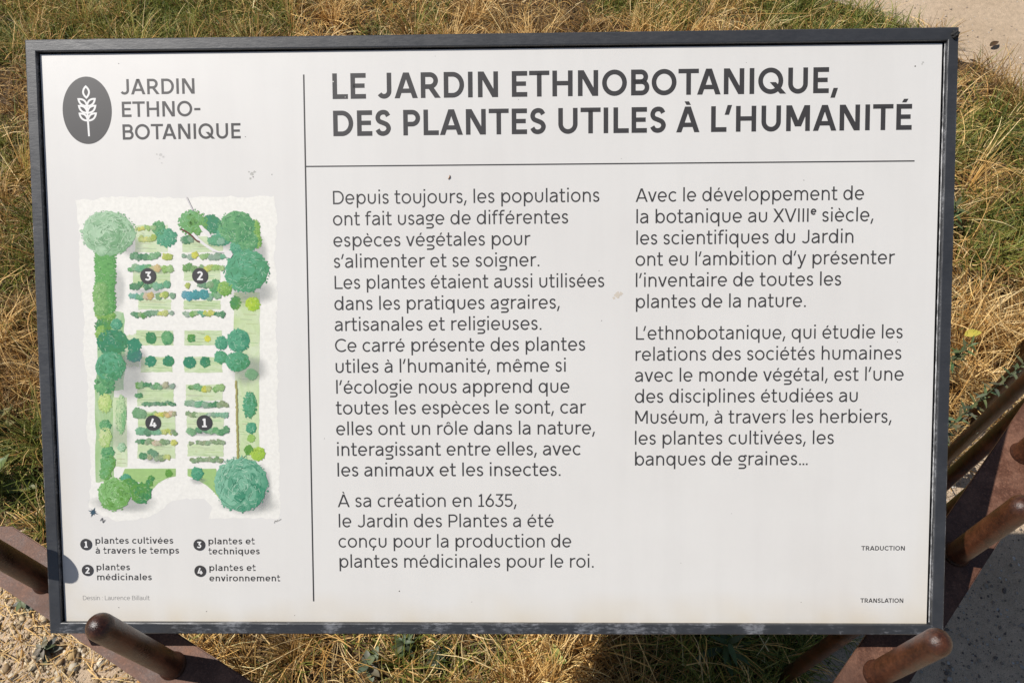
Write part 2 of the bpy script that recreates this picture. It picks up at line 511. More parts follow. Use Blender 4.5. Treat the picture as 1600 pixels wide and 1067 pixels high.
sets.append(stones(x, y, rng.choice([0.0014, 0.0024, 0.004, 0.0066, 0.0095], len(x), p=[.50, .31, .14, .04, .01]) * rng.uniform(0.7, 1.3, len(x)), pick(pal, len(x))))
x = rng.uniform(0.2, 2.6, 9000); y = rng.uniform(0.0, 3.0, 9000)
k = ~in_poly(x, y, bed_poly); x, y = x[k], y[k]
pal = np.array([(0.415, 0.3486, 0.2739), (0.498, 0.4399, 0.3735), (0.2988, 0.2407, 0.1826), (0.166, 0.1328, 0.1079), (0.5478, 0.5146, 0.4648)])
sets.append(stones(x, y, rng.choice([0.0012, 0.0019, 0.003, 0.005], len(x), p=[.5, .32, .155, .025]) * rng.uniform(0.7, 1.3, len(x)), pick(pal, len(x))))
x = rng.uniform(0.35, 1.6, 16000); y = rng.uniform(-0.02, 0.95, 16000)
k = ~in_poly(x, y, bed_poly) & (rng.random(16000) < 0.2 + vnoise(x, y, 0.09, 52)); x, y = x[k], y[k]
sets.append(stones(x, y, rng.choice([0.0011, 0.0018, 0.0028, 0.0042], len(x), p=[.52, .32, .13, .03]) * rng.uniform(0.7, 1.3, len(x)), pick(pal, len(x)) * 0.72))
V = np.concatenate([s[0] for s in sets]); C = np.concatenate([s[2] for s in sets]); off = 0; Fs = []
for s in sets:
    Fs.append(s[1] + off); off += len(s[0])
tag(from_arrays("gravel", V, np.concatenate(Fs), M_stone, cols=np.clip(C, 0, 1)),
    "loose pale pebbles and grit on the sandy ground", "gravel", kind='stuff')

# ------------------------------------------------------------------ the low steel fence: flat rail carrying upright rods
def rail_strip(name, pts, width, z0, z1, parent, base):
    """mitred flat bar along a plan polyline"""
    n = len(pts); Lp, Rp = [], []
    for k in range(n):
        p = Vector(pts[k])
        d0 = (p - Vector(pts[k - 1])).normalized() if k else None
        d1 = (Vector(pts[k + 1]) - p).normalized() if k < n - 1 else None
        if d0 is None: d0 = d1
        if d1 is None: d1 = d0
        nr = (Vector((-d0.y, d0.x)) + Vector((-d1.y, d1.x))).normalized()
        m = width / 2 / max(0.3, nr.dot(Vector((-d0.y, d0.x))))
        Lp.append(p + nr * m); Rp.append(p - nr * m)
    bm = bmesh.new()
    rows = []
    for a, c in zip(Lp, Rp):
        rows.append([bm.verts.new((a.x - base[0], a.y - base[1], z1)), bm.verts.new((c.x - base[0], c.y - base[1], z1)),
                     bm.verts.new((c.x - base[0], c.y - base[1], z0)), bm.verts.new((a.x - base[0], a.y - base[1], z0))])
    for r0, r1 in zip(rows, rows[1:]):
        for i in range(4):
            bm.faces.new((r0[i], r0[(i + 1) % 4], r1[(i + 1) % 4], r1[i]))
    bm.faces.new(rows[0]); bm.faces.new(rows[-1][::-1])
    bmesh.ops.recalc_face_normals(bm, faces=bm.faces)
    bmesh.ops.bevel(bm, geom=[e for e in bm.edges if e.calc_face_angle(0) > 0.8], offset=0.0012, segments=2, affect='EDGES')
    me = bpy.data.meshes.new(name); bm.to_mesh(me); bm.free()
    return link(name, me, M_plate, parent)

ROD_R, RAIL_Z, Q = 0.0123, 0.730, 0.9405
def rod_mesh(top):
    top = RAIL_Z + top
    zb = RAIL_Z
    prof = [(ROD_R, 0.0), (ROD_R, zb - 0.012), (ROD_R, zb - 0.001), (ROD_R + 0.0022, zb), (ROD_R + 0.0017, zb + 0.0014), (ROD_R + 0.0006, zb + 0.003), (ROD_R, zb + 0.005), (ROD_R, top - ROD_R)]
    for k in range(1, 9):
        a = k / 8 * math.pi / 2
        prof.append((ROD_R * math.cos(a), top - ROD_R + ROD_R * math.sin(a)))
    seg = 32; V = []; F = []
    for r, z in prof[:-1]:
        for i in range(seg):
            t = 2 * math.pi * i / seg
            V.append((r * math.cos(t), r * math.sin(t), z))
    V.append((0, 0, top))
    for k in range(len(prof) - 2):
        for i in range(seg):
            j = (i + 1) % seg
            F.append((k * seg + i, k * seg + j, (k + 1) * seg + j, (k + 1) * seg + i))
    o = (len(prof) - 2) * seg
    for i in range(seg):
        F.append((o + i, o + (i + 1) % seg, len(V) - 1))
    F.append(tuple(range(seg))[::-1])
    me = bpy.data.meshes.new("rod"); me.from_pydata(V, [], F)
    me.polygons.foreach_set("use_smooth", [True] * len(me.polygons)); me.update()
    return me
CORNER = (0.122, -0.101)
def fence(label, pts, rods):
    base = (pts[0][0], pts[0][1], 0)
    t = thing("rod_fence", base, label, "fence", None)
    rail_strip("rail", pts, 0.0555, RAIL_Z - 0.008, RAIL_Z, t, base)
    for x, y, top in rods:
        o = link("rod", rod_mesh(top), M_rod, t)
        o.location = (x - base[0], y - base[1], 0)
    return t
# right arm
rd = Vector((0.684, 0.730))
r0 = Vector((0.3755, 0.1690)) * Q
off = Vector((0.730, -0.684))
right_rods = [(*(r0 + rd * k * Q), t_) for k, t_ in zip((-0.18, 0.0, 0.18, 0.355, 0.565, 0.765, 0.96, 1.155, 1.345, 1.47), (0.14, 0.153, 0.150, 0.19, 0.15, 0.24, 0.13, 0.19, 0.12, 0.2))]
fence("low rusty steel rod fence running away on the right of the sign beside the path",
      [tuple(r0 - rd * 0.300), tuple(r0 + rd * 1.52)], right_rods)
ld = Vector((-0.880, 0.475))
l0 = Vector((-0.395, 0.176)) * Q
left_rods = [(*(l0 + ld * 0.196 * Q * k), t_) for k, t_ in ((-1, 0.16), (0, 0.176), (1, 0.172))]
lc = Vector((-0.638, 0.3065)) * Q
fence("low rusty steel rod fence with a bent rail crossing the gravel left of the sign",
      [tuple(l0 - ld * 0.535), tuple(lc), (-0.715, 0.290)], left_rods)

# ------------------------------------------------------------------ the sign
W, H = 0.900, 0.592
O = Vector((-0.48825, 0.66500, -0.48076)) + EYE
PX, PV, PN = Vector((1, 0, 0)), Vector((0, -0.805259, -0.592923)), Vector((0, -0.592923, 0.805259))
BASE = Vector((-0.038, 0.44, 0.0))
def at(u, v, h=0.0):
    """point of the sign, mm right of / below its upper left corner, h mm above its frame's face; relative to the sign's foot"""
    return O + PX * (u / 1000) + PV * (v / 1000) + PN * (h / 1000) - BASE

sign = thing("information_sign", BASE, "tilted white information board in a charcoal metal frame on two posts", "sign")

def ring_frame():
    """frame: four mitred bars with rounded arrises"""
    outer = [(0, 0), (900, 0), (900, 592), (0, 592)]
    inner = [(11.0, 11.8), (889.5, 12.6), (887.6, 581.6), (12.7, 580.0)]
    def off_in(poly, other, d):
        return [(p[0] + (q[0] - p[0]) * d, p[1] + (q[1] - p[1]) * d) for p, q in zip(poly, other)]
    loops = [(outer, -14), (outer, -1.6), (off_in(outer, inner, 0.035), -0.45), (off_in(outer, inner, 0.11), 0.0), (off_in(outer, inner, 0.90), 0.0),
             (off_in(outer, inner, 0.965), -0.35), (inner, -1.3), (inner, -11.0)]
    V, F, mi = [], [], []
    SUB = 60
    for poly, h in loops:
        for s in range(4):
            a, c = poly[s], poly[(s + 1) % 4]
            for i in range(SUB):
                t = i / SUB
                V.append(at(a[0] + (c[0] - a[0]) * t, a[1] + (c[1] - a[1]) * t, h + (0.12 * (rnd.random() - .5) if 0 < h + 11 < 11.5 and h > -2 else 0)))
    n = 4 * SUB
    for k in range(len(loops) - 1):
        for i in range(n):
            F.append((k * n + i, k * n + (i + 1) % n, (k + 1) * n + (i + 1) % n, (k + 1) * n + i))
            mi.append(1 if i // SUB == 2 or (k in (1, 2, 5, 6) and i // SUB in (1, 3)) else 0)
    me = bpy.data.meshes.new("frame"); me.from_pydata(V, [], F)
    o = link("frame", me, [M_frame, M_frame_worn], sign)
    me.polygons.foreach_set("material_index", mi)
    me.update()
    return o
ring_frame()

def slab(name, poly, h0, h1, mat, parent=sign):
    V = [at(u, v, h1) for u, v in poly] + [at(u, v, h0) for u, v in poly]
    n = len(poly)
    F = [tuple(range(n))[::-1], tuple(range(n, 2 * n))] + [(i, (i + 1) % n, n + (i + 1) % n, n + i) for i in range(n)]
    return from_lists(name, V, F, mat, parent)
slab("backing_tray", [(1, 1), (899, 1), (899, 591), (1, 591)], -12.8, -11.3, M_tray)

# panel: gridded face so that edge grime can sit on it
def panel():
    nu, nv = 120, 84
    u0 = lambda v: 12.4 + 1.7 * v / 592 ; u1 = lambda v: 886.3 - 1.6 * v / 592
    v0 = lambda u: 13.4 + 0.9 * u / 900; v1 = lambda u: 580.6 + 1.6 * u / 900
    V, C = [], []
    for j in range(nv + 1):
        for i in range(nu + 1):
            s, t = i / nu, j / nv
            s = 0.5 - 0.5 * math.cos(math.pi * s) if False else s
            # finer spacing near the edges
            fs = lambda q: q + 0.0
            u = u0(t * 592) * (1 - s) + u1(t * 592) * s
            v = v0(u) * (1 - t) + v1(u) * t
            # rounded corners
            V.append(at(u, v, -4.0))
            db, dl, dr = (1 - t) * 568, s * 874, (1 - s) * 874
            n1 = float(vnoise(u, v, 40, 61)); n2 = float(vnoise(u, v, 16, 62))
            g = max(0, 1 - db / (16 + 26 * n1)) * (0.35 + 0.65 * n2) * 0.8
            g = max(g, max(0, 1 - dl / (12 + 16 * n1)) * max(0, t - 0.62) * 1.6 * (0.5 + 0.5 * n2))
            g = max(g, max(0, 1 - dr / (10 + 18 * n1)) * max(0, t - 0.72) * 1.9 * (0.5 + 0.5 * n2))
            g = min(1, g)
            y = 0.06 * max(0, t - 0.3)
            C.append((1 - 0.08 * g, 1 - 0.17 * g - 0.06 * y, 1 - 0.32 * g - 0.25 * y))
    F = [(j * (nu + 1) + i, (j + 1) * (nu + 1) + i, (j + 1) * (nu + 1) + i + 1, j * (nu + 1) + i + 1) for j in range(nv) for i in range(nu)]
    # edge skirt
    rim = [i for i in range(nu + 1)] + [j * (nu + 1) + nu for j in range(1, nv + 1)] + [nv * (nu + 1) + i for i in range(nu - 1, -1, -1)] + [j * (nu + 1) for j in range(nv - 1, 0, -1)]
    k0 = len(V)
    for r in rim:
        V.append(V[r] - PN * 0.0065); C.append((0.5, 0.5, 0.5))
    m = len(rim)
    F += [(rim[i], rim[(i + 1) % m], k0 + (i + 1) % m, k0 + i) for i in range(m)]
    return from_lists("panel", V, F, M_panel, sign, C)
panel()
# pale bead drawn in for the lit inner lip, right gap and lower right corner
def bead(pts, r0):
    V, F = [], []
    for k, (u, v, h) in enumerate(pts):
        r = r0 * rnd.uniform(0.35, 1.25)
        for i in range(6):
            a = i / 6 * 2 * math.pi
            V.append(at(u + r * math.cos(a) + rnd.uniform(-.15, .15), v, h + r * math.sin(a)))
    for k in range(len(pts) - 1):
        for i in range(6):
            F.append((k * 6 + i, k * 6 + (i + 1) % 6, (k + 1) * 6 + (i + 1) % 6, (k + 1) * 6 + i))
    return from_lists("lip_highlight", V, F, M_lip_highlight, sign, smooth=True)
bead([(888.7 - 1.6 * k / 110, 14 + 566 * k / 110, -3.6) for k in range(111)], 0.55)
bead([(846 + 41 * k / 20, 581.6, -3.6) for k in range(21)], 0.6)

# posts and bracket under the board
def boxmesh(name, cx, cy, sx, sy, z0, ztop, mat):
    bm = bmesh.new()
    q = [(-sx, -sy), (sx, -sy), (sx, sy), (-sx, sy)]
    lo = [bm.verts.new((cx + a - BASE.x, cy + b_ - BASE.y, z0)) for a, b_ in q]
    hi = [bm.verts.new((cx + a - BASE.x, cy + b_ - BASE.y, ztop(cy + b_))) for a, b_ in q]
    bm.faces.new(lo[::-1]); bm.faces.new(hi)
    for i in range(4): bm.faces.new((lo[i], lo[(i + 1) % 4], hi[(i + 1) % 4], hi[i]))
    bmesh.ops.recalc_face_normals(bm, faces=bm.faces)
    bmesh.ops.bevel(bm, geom=bm.edges[:], offset=0.002, segments=2, affect='EDGES')
    me = bpy.data.meshes.new(name); bm.to_mesh(me); bm.free()
    return link(name, me, mat, sign)
def under(y):     # underside of the board above a plan y
    s = (O.y - y + 0.0145 * 0.592923) / 0.805259
    return O.z - s * 0.592923 - 0.0145 * 0.805259
for cx in (-0.26, 0.19):
    boxmesh("post", cx, 0.47, 0.025, 0.025, 0.0, under, M_steel)

# ------------------------------------------------------------------ lettering: a monoline alphabet drawn as strokes (cap height = 100)
XH, ASC = 76.0, 106.0
def arc(cx, cy, rx, ry, a0, a1, n=None):
    n = n or max(4, int(abs(a1 - a0) / 11))
    return [(cx + rx * math.cos(math.radians(a0 + (a1 - a0) * k / n)), cy + ry * math.sin(math.radians(a0 + (a1 - a0) * k / n))) for k in range(n + 1)]
def spline(P, n=5):
    out = []
    for k in range(len(P) - 1):
        p0, p1, p2, p3 = P[max(0, k - 1)], P[k], P[k + 1], P[min(len(P) - 1, k + 2)]
        for i in range(n):
            t = i / n
            out.append(tuple(0.5 * (2 * p1[q] + (p2[q] - p0[q]) * t + (2 * p0[q] - 5 * p1[q] + 4 * p2[q] - p3[q]) * t * t + (3 * p1[q] - p0[q] - 3 * p2[q] + p3[q]) * t ** 3) for q in (0, 1)))
    return out + [P[-1]]
SSH = [(.95, .82), (.78, .965), (.48, 1.0), (.19, .93), (.05, .755), (.17, .59), (.5, .505), (.84, .41), (.98, .24), (.82, .065), (.50, 0), (.20, .045), (.02, .19)]

def glyph(ch, w):
    """-> strokes, ink width, left bearing, right bearing; a stroke is ('l', pts, closed) or ('p', x0,y0,x1,y1,half)"""
    h = w / 2
    L = lambda pts, closed=False: ('l', pts, closed)
    D = lambda x0, y0, x1, y1, hh: ('p', x0, y0, x1, y1, hh)
    dot = lambda x, y: D(x, y - h * 1.12, x, y + h * 1.12, h * 1.12)
    st, rd_ = 10.5, 5.5
    acc = {'é': ('e', 'a'), 'è': ('e', 'g'), 'ê': ('e', 'c'), 'à': ('a', 'g'), 'ô': ('o', 'c'), 'É': ('E', 'a'), 'À': ('A', 'g')}
    if ch in acc:
        b_, k = acc[ch]
        s, Wg, l, r = glyph(b_, w)
        y0 = 106 if b_.isupper() else XH + 7
        m = Wg / 2 + (1 if b_ != 'a' else 0); d = w * 0.48; t = 17 if not b_.isupper() else 14
        if k == 'a': s = s + [D(m - 2, y0, m + 6, y0 + t, d)]
        if k == 'g': s = s + [D(m + 2, y0, m - 6, y0 + t, d)]
        if k == 'c': s = s + [D(m - 13, y0, m - 1, y0 + t * .9, d), D(m + 13, y0, m + 1, y0 + t * .9, d)]
        return s, Wg, l, r
    if ch == 'L': Wg = 62; return [L([(h, 100), (h, h), (Wg, h)])], Wg, st, 0.5
    if ch == 'E': Wg = 62; return [L([(Wg, 100 - h), (h, 100 - h), (h, h), (Wg, h)]), L([(h, 51), (Wg - 5, 51)])], Wg, st, 6
    if ch == 'J': Wg = 60; r = (Wg - w) / 2; return [L([(Wg - h, 100), (Wg - h, r * 1.0 + h - 1)] + arc(Wg - h - r, r + h - 1, r, r, -8, -150))], Wg, 3, st
    if ch == 'A':
        Wg = 94 if w > 14 else 91; hx = h * 1.13
        return [D(hx, 0, Wg / 2 - h * .12, 100, hx), D(Wg - hx, 0, Wg / 2 + h * .12, 100, hx), L([(Wg * .22, 29), (Wg * .78, 29)])], Wg, 1.6, 1.6
    if ch in 'RP':
        Wg = 80 if ch == 'R' else 69; bw = Wg * .87 if ch == 'R' else Wg
        y1 = 44; ym = (100 - h + y1) / 2; ry = (100 - h - y1) / 2; cx = bw - h - ry * 1.02
        s = [L([(h, 0), (h, 100)]), L([(h, 100 - h), (cx, 100 - h)] + arc(cx, ym, ry * 1.02, ry, 80, -80) + [(cx, y1), (h, y1)])]
        if ch == 'R': s.append(D(Wg * .47, y1, Wg - h * 1.25, 0, h * 1.27))
        return s, Wg, st, (2 if ch == 'R' else 3)
    if ch == 'D':
        Wg = 82; a = 36
        return [L([(h, h), (h, 100 - h), (a, 100 - h)] + arc(a, 50, Wg - h - a, 50 - h, 82, -82) + [(a, h)], True)], Wg, st, 5
    if ch == 'I': return [L([(h, 0), (h, 100)])], w, st, st
    if ch == 'N':
        Wg = 81; return [L([(h, 0), (h, 100)]), L([(Wg - h, 0), (Wg - h, 100)]), D(h * 1.25, 100, Wg - h * 1.25, 0, h * 1.25)], Wg, st, st
    if ch == 'H': Wg = 81; return [L([(h, 0), (h, 100)]), L([(Wg - h, 0), (Wg - h, 100)]), L([(h, 51), (Wg - h, 51)])], Wg, st, st
    if ch == 'T': Wg = 81; return [L([(0, 100 - h * .9), (Wg, 100 - h * .9)]), L([(Wg / 2, 0), (Wg / 2, 100 - h)])], Wg, 1.5, 1.5
    if ch in 'OQ':
        Wg = 99; s = [L(arc(Wg / 2, 50, Wg / 2 - h, 51 - h, 0, 360, 40)[:-1], True)]
        if ch == 'Q': s.append(D(Wg * .585, 45, Wg * 1.0, 0, h * 1.32))
        return s, Wg, 5, (6 if ch == 'O' else 9)
    if ch == 'B':
        Wg = 73; m = 53; s = [L([(h, 0), (h, 100)])]
        for yt, yb, rw in ((100 - h, m, Wg * .93), (m, h, Wg)):
            ry = (yt - yb) / 2; cx = rw - h - ry
            s.append(L([(h, yt), (cx, yt)] + arc(cx, (yt + yb) / 2, ry, ry, 78, -78) + [(cx, yb), (h, yb)]))
        return s, Wg, st, 4
    if ch == 'U':
        Wg = 78; r = Wg / 2 - h; return [L([(h, 100), (h, r + h)] + arc(Wg / 2, r + h - 1, r, r, 188, 352) + [(Wg - h, r + h), (Wg - h, 100)])], Wg, st, st
    if ch in 'Ss':
        Wg, T, o = (66, 100, 1) if ch == 'S' else ((50 if w < 14 else 52), XH, 1)
        return [L(spline([(h + (Wg - w) * a, h - o + (T - w + 2 * o) * c_) for a, c_ in SSH]))], Wg, 5, 5
    if ch == 'M':
        Wg = 95; return [L([(h, 0), (h, 100)]), L([(Wg - h, 0), (Wg - h, 100)]), D(h * 1.2, 100, Wg / 2 - h * .1, 18, h * 1.2), D(Wg - h * 1.2, 100, Wg / 2 + h * .1, 18, h * 1.2)], Wg, st, st
    if ch == 'V': Wg = 88; hx = h * 1.12; return [D(hx, 100, Wg / 2, 0, hx), D(Wg - hx, 100, Wg / 2, 0, hx)], Wg, 1, 1
    if ch == 'X': Wg = 80; hx = h * 1.28; return [D(hx, 100, Wg - hx, 0, hx), D(Wg - hx, 100, hx, 0, hx)], Wg, 1, 1
    if ch == 'C': Wg = 86; return [L(arc(50, 50, 50 - h, 51 - h, 44, 316))], Wg, 5, 3
    # digits
    if ch == '1': Wg = 44; return [L([(Wg * .55, h), (Wg * .55, 100)]), L([(0, h), (Wg, h)]), L([(Wg * .55, 100 - h), (Wg * .16, 86 - h * .5)])], Wg, 5, 5
    if ch == '2':
        Wg = 58; r = Wg / 2 - h
        return [L(arc(Wg / 2, 100 - h - r + 1, r, r, 165, -28) + [(h * 1.2, h)]), L([(0, h), (Wg, h)])], Wg, 5, 5
    if ch == '3':
        Wg = 60; r = 31 - h + 2
        return [L([(5, 100 - h), (Wg - h * 1.3, 100 - h), (Wg * .47, 60)]), L([(Wg * .40, 62 - h * .3)] + arc(Wg - h - r, 31, r, 31 - h + 1, 80, -155))], Wg, 5, 5
    if ch == '4': Wg = 66; return [L([(Wg * .52, 100), (h, 24), (Wg, 24)]), L([(Wg * .70, 0), (Wg * .70, 56)])], Wg, 4, 4
    if ch == '5':
        Wg = 60; r = 32 - h + 1
        return [L([(Wg - 5, 100 - h), (h + 5, 100 - h), (h + 2, 56)] + arc(Wg - h - r, 32, r, 32 - h + 1, 118, -150))], Wg, 5, 5
    if ch == '6':
        Wg = 64; r = Wg / 2 - h
        return [L(arc(Wg / 2, 33, r, 34 - h, 0, 360, 30)[:-1], True), L(spline([(Wg * .68, 100), (Wg * .36, 70), (h + 1, 38)]))], Wg, 5, 5
    # lower case
    if ch == 'o': Wg = 72; return [L(arc(Wg / 2, XH / 2, Wg / 2 - h, XH / 2 + 1 - h, 0, 360, 30)[:-1], True)], Wg, rd_, rd_
    if ch in 'bdpq':
        Wg = 69; cx = Wg / 2 + (1.5 if ch in 'bp' else -1.5); s = [L(arc(cx, XH / 2, Wg / 2 - h - 1.5, XH / 2 + 1 - h, 0, 360, 30)[:-1], True)]
        x = h if ch in 'bp' else Wg - h
        s.append(L([(x, 0), (x, ASC)]) if ch in 'bd' else L([(x, -28), (x, XH)]))
        return s, Wg, (st if ch in 'bp' else rd_), (rd_ if ch in 'bp' else st)
    if ch == 'e':
        Wg = 69; rx, ry = Wg / 2 - h, XH / 2 + 1 - h
        return [L([(h + 1, 37), (Wg - h * .7, 37)]), L(arc(Wg / 2, XH / 2, rx, ry, -2, 318))], Wg, rd_, rd_
    if ch in 'cç':
        Wg = 63; s = [L(arc(35.5, XH / 2, 35.5 - h, XH / 2 + 1 - h, 46, 314))]
        if ch == 'ç': s.append(D(40, 2, 33, -24, h * .95))
        return s, Wg, rd_, 3
    if ch == 'a':
        Wg = 60; x = Wg - h; r = (Wg - w) / 2
        top = arc(h + r * .98, XH - h + 1 - r * .82, r * 1.02, r * .82, 148, 4)
        bowl = [(x, 46), (Wg * .50, 43.5)] + arc(h + 15, 21.5, 15, 21.5 - h + 1, 105, 270)[1:] + spline([(h + 16, h - 1), (Wg * .62, h + 3), (x, 24)])[1:]
        return [L(top + [(x, XH - h - r * .9), (x, 0)]), L(bowl)], Wg, 5, 9.5
    if ch in 'nhm':
        Wg = 60 if ch != 'm' else 102; s = [L([(h, 0), (h, ASC if ch == 'h' else XH)])]
        spans = [(h, Wg - h)] if ch != 'm' else [(h, Wg / 2), (Wg / 2, Wg - h)]
        for a, c_ in spans:
            r = (c_ - a) / 2; ry = min(r * 1.12, 30)
            s.append(L(arc((a + c_) / 2, XH + 1 - h - ry, r, ry, 176, 0) + [(c_, 0)]))
        return s, Wg, st, 9.5
    if ch == 'u':
        Wg = 61; r = Wg / 2 - h; ry = r * 1.1
        return [L([(h, XH), (h, ry + h)] + arc(Wg / 2, ry + h - 1, r, ry, 186, 354) + [(Wg - h, ry + h), (Wg - h, XH)])], Wg, 9.5, 9.5
    if ch == 'i': return [L([(h, 0), (h, XH)]), dot(h, 100)], w, st, st
    if ch == 'l': return [L([(h, 0), (h, ASC)])], w, st, st
    if ch == 'j': return [L([(h + 8, XH), (h + 8, -12)] + arc(h - 2, -12, 10, 12, -15, -95) + [(h - 9, -24)]), dot(h + 8, 100)], w + 8, 0, st
    if ch == 'r':
        Wg = 41; return [L([(h, 0), (h, XH)]), L(arc(Wg - 2, XH - h - 22, Wg - 2 - h, 23, 172, 86))], Wg, st, 1
    if ch == 't':
        Wg = 44; x = 17; return [L([(x, 100), (x, 13)] + arc(x + 9, 5 + h + 3.5, 9, 9.5, 190, 268) + [(Wg, h)]), L([(0, XH - h * .9), (Wg - 1, XH - h * .9)])], Wg, 3, 4
    if ch == 'f':
        Wg = 46; x = 16; return [L([(x, 0), (x, 84)] + arc(x + 17, 84, 17, ASC - h - 84, 178, 88) + [(Wg, ASC - h)]), L([(0, XH - h * .9), (Wg - 6, XH - h * .9)])], Wg, 3, 0
    if ch == 'g':
        Wg = 64; cx = 29; ry = (XH + 1 - 25) / 2
        low = [(5, 6), (Wg * .55, 6)] + arc(Wg * .58, -8.5, Wg * .30, 14.5, 84, -84) + [(Wg * .5, -23), (4, -23)]
        return [L(arc(cx, 25 + ry, 29 - h, ry - h, 0, 360, 28)[:-1], True), L([(cx + 14, 66), (Wg * .82, XH - h * .3), (Wg + 1, XH - h * .9)]), L(low)], Wg, 5, 3
    if ch == 'v': Wg = 66; hx = h * 1.12; return [D(hx, XH, Wg / 2, 0, hx), D(Wg - hx, XH, Wg / 2, 0, hx)], Wg, 1.5, 1.5
    if ch == 'x': Wg = 64; hx = h * 1.3; return [D(hx, XH, Wg - hx, 0, hx), D(Wg - hx, XH, hx, 0, hx)], Wg, 2, 2
    if ch == 'y':
        Wg = 66; hx = h * 1.12
        return [D(hx, XH, Wg / 2, 2, hx), L([(Wg - hx, XH), (Wg / 2 - 1, 2), (Wg / 2 - 8, -14)] + arc(Wg / 2 - 18, -12, 11, 12, -18, -85) + [(2, -24)])], Wg, 1.5, 1.5
    if ch == '.': return [dot(h * 1.12, h * 1.12)], w * 1.12, 9, 9
    if ch == '…': return [dot(h * 1.12 + k * (w + 13), h * 1.12) for k in range(3)], w * 1.12 + 2 * (w + 13), 9, 5
    if ch == ':': return [dot(h * 1.1, h * 1.1), dot(h * 1.1, XH - 8)], w * 1.1, 9, 9
    if ch == ',': return [D(h * .9, -18, h + 11, 20, h * .95)], w + 12, 1, 6
    if ch == "'": return [D(h * .9, 66, h + 11, 104, h * .95)], w + 12, 1, 4
    if ch == '-': Wg = 40; return [L([(0, 46), (Wg, 46)])], Wg, 7, 7
    if ch == '^':     # raised small e
        s, Wg, l, r = glyph('e', w * 1.12)
        q = 0.56; up = 53
        out = [('l', [(a * q, c_ * q + up) for a, c_ in k[1]], k[2]) for k in s]
        return out, Wg * q, 6, 4
    raise KeyError(ch)
KERN = {('T', 'A'): -10, ('L', "'"): -9, ('A', 'v'): -2, ('T', 'I'): 0, ("'", 'a'): -3, ('L', 'A'): 2, ('A', 'T'): -10}

def ribbon(pts, w, closed):
    n = len(pts); Lf, Rt = [], []
    for k in range(n):
        p = Vector(pts[k])
        a = Vector(pts[k - 1]) if (k > 0 or closed) else None
        c_ = Vector(pts[(k + 1) % n]) if (k < n - 1 or closed) else None
        d0 = (p - a).normalized() if a is not None else None
        d1 = (c_ - p).normalized() if c_ is not None else None
        if d0 is None: d0 = d1
        if d1 is None: d1 = d0
        n0, n1 = Vector((-d0.y, d0.x)), Vector((-d1.y, d1.x))
        m = n0 + n1
        m = m.normalized() if m.length > 1e-6 else n0
        s = w / 2 / max(0.45, m.dot(n0))
        Lf.append(p + m * s); Rt.append(p - m * s)
    return Lf, Rt

class Print:
    """collects flat printed shapes; each shape sits a hair above the one before"""
    def __init__(self, h0=-3.95):
        self.V, self.F, self.C, self.h = [], [], [], h0
    def quadstrip(self, A, B, closed, col=(0, 0, 0)):
        k0 = len(self.V)
        for a, b_ in zip(A, B):
            self.V += [at(a[0], a[1], self.h), at(b_[0], b_[1], self.h)]; self.C += [col, col]
        n = len(A)
        for k in range(n if closed else n - 1):
            i, j = k0 + 2 * k, k0 + 2 * ((k + 1) % n)
            self.F.append((i, i + 1, j + 1, j))
        self.h += 0.00012
    def poly(self, P, col=(0, 0, 0)):
        k0 = len(self.V)
        self.V += [at(a, b_, self.h) for a, b_ in P]; self.C += [col] * len(P)
        self.F.append(tuple(range(k0, k0 + len(P)))); self.h += 0.00012
    def fan(self, c, P, cc, cp):
        k0 = len(self.V)
        self.V.append(at(c[0], c[1], self.h)); self.C.append(cc)
        for k, (a, b_) in enumerate(P):
            self.V.append(at(a, b_, self.h)); self.C.append(cp[k] if isinstance(cp, list) else cp)
        n = len(P)
        for k in range(n):
            self.F.append((k0, k0 + 1 + k, k0 + 1 + (k + 1) % n))
        self.h += 0.00012
    def text(self, s, x0, y, x1, cap, w, up=(0, 0)):
        gl = []; x = 0.0; first = True; prev = None
        for ch in s:
            if ch == ' ':
                x += 34; prev = None; continue
            g = glyph(ch, w)
            if not first: x += g[2]
            x += KERN.get((prev, ch), 0)
            gl.append((x, g, ch))
            x += g[1] + g[3]; first = False; prev = ch
        total = gl[-1][0] + gl[-1][1][1]
        sy = cap / 100.0
        sx = (x1 - x0) / total
        for gx, g, ch in gl:
            for k in g[0]:
                T = lambda a, c_: (x0 + (gx + a) * sx, y - c_ * sy)
                if k[0] == 'l':
                    A, B = ribbon(k[1], w * (0.94 if len(k[1]) == 2 and abs(k[1][0][1] - k[1][1][1]) < 1 else 1), k[2])
                    self.quadstrip([T(*p) for p in A], [T(*p) for p in B], k[2])
                else:
                    _, ax, ay, bx, by, hh = k
                    self.quadstrip([T(ax - hh, ay), T(bx - hh, by)], [T(ax + hh, ay), T(bx + hh, by)], False)
        return sx / sy
    def build(self, name, mat, parent=sign):
        return from_lists(name, self.V, self.F, mat, parent, self.C)

def text_block(name, lines, cap, w, mat=None, h0=-3.95):
    p = Print(h0)
    for s, x0, y, x1 in lines:
        p.text(s, x0, y, x1, cap, w)
    return p.build(name, mat or M_ink)

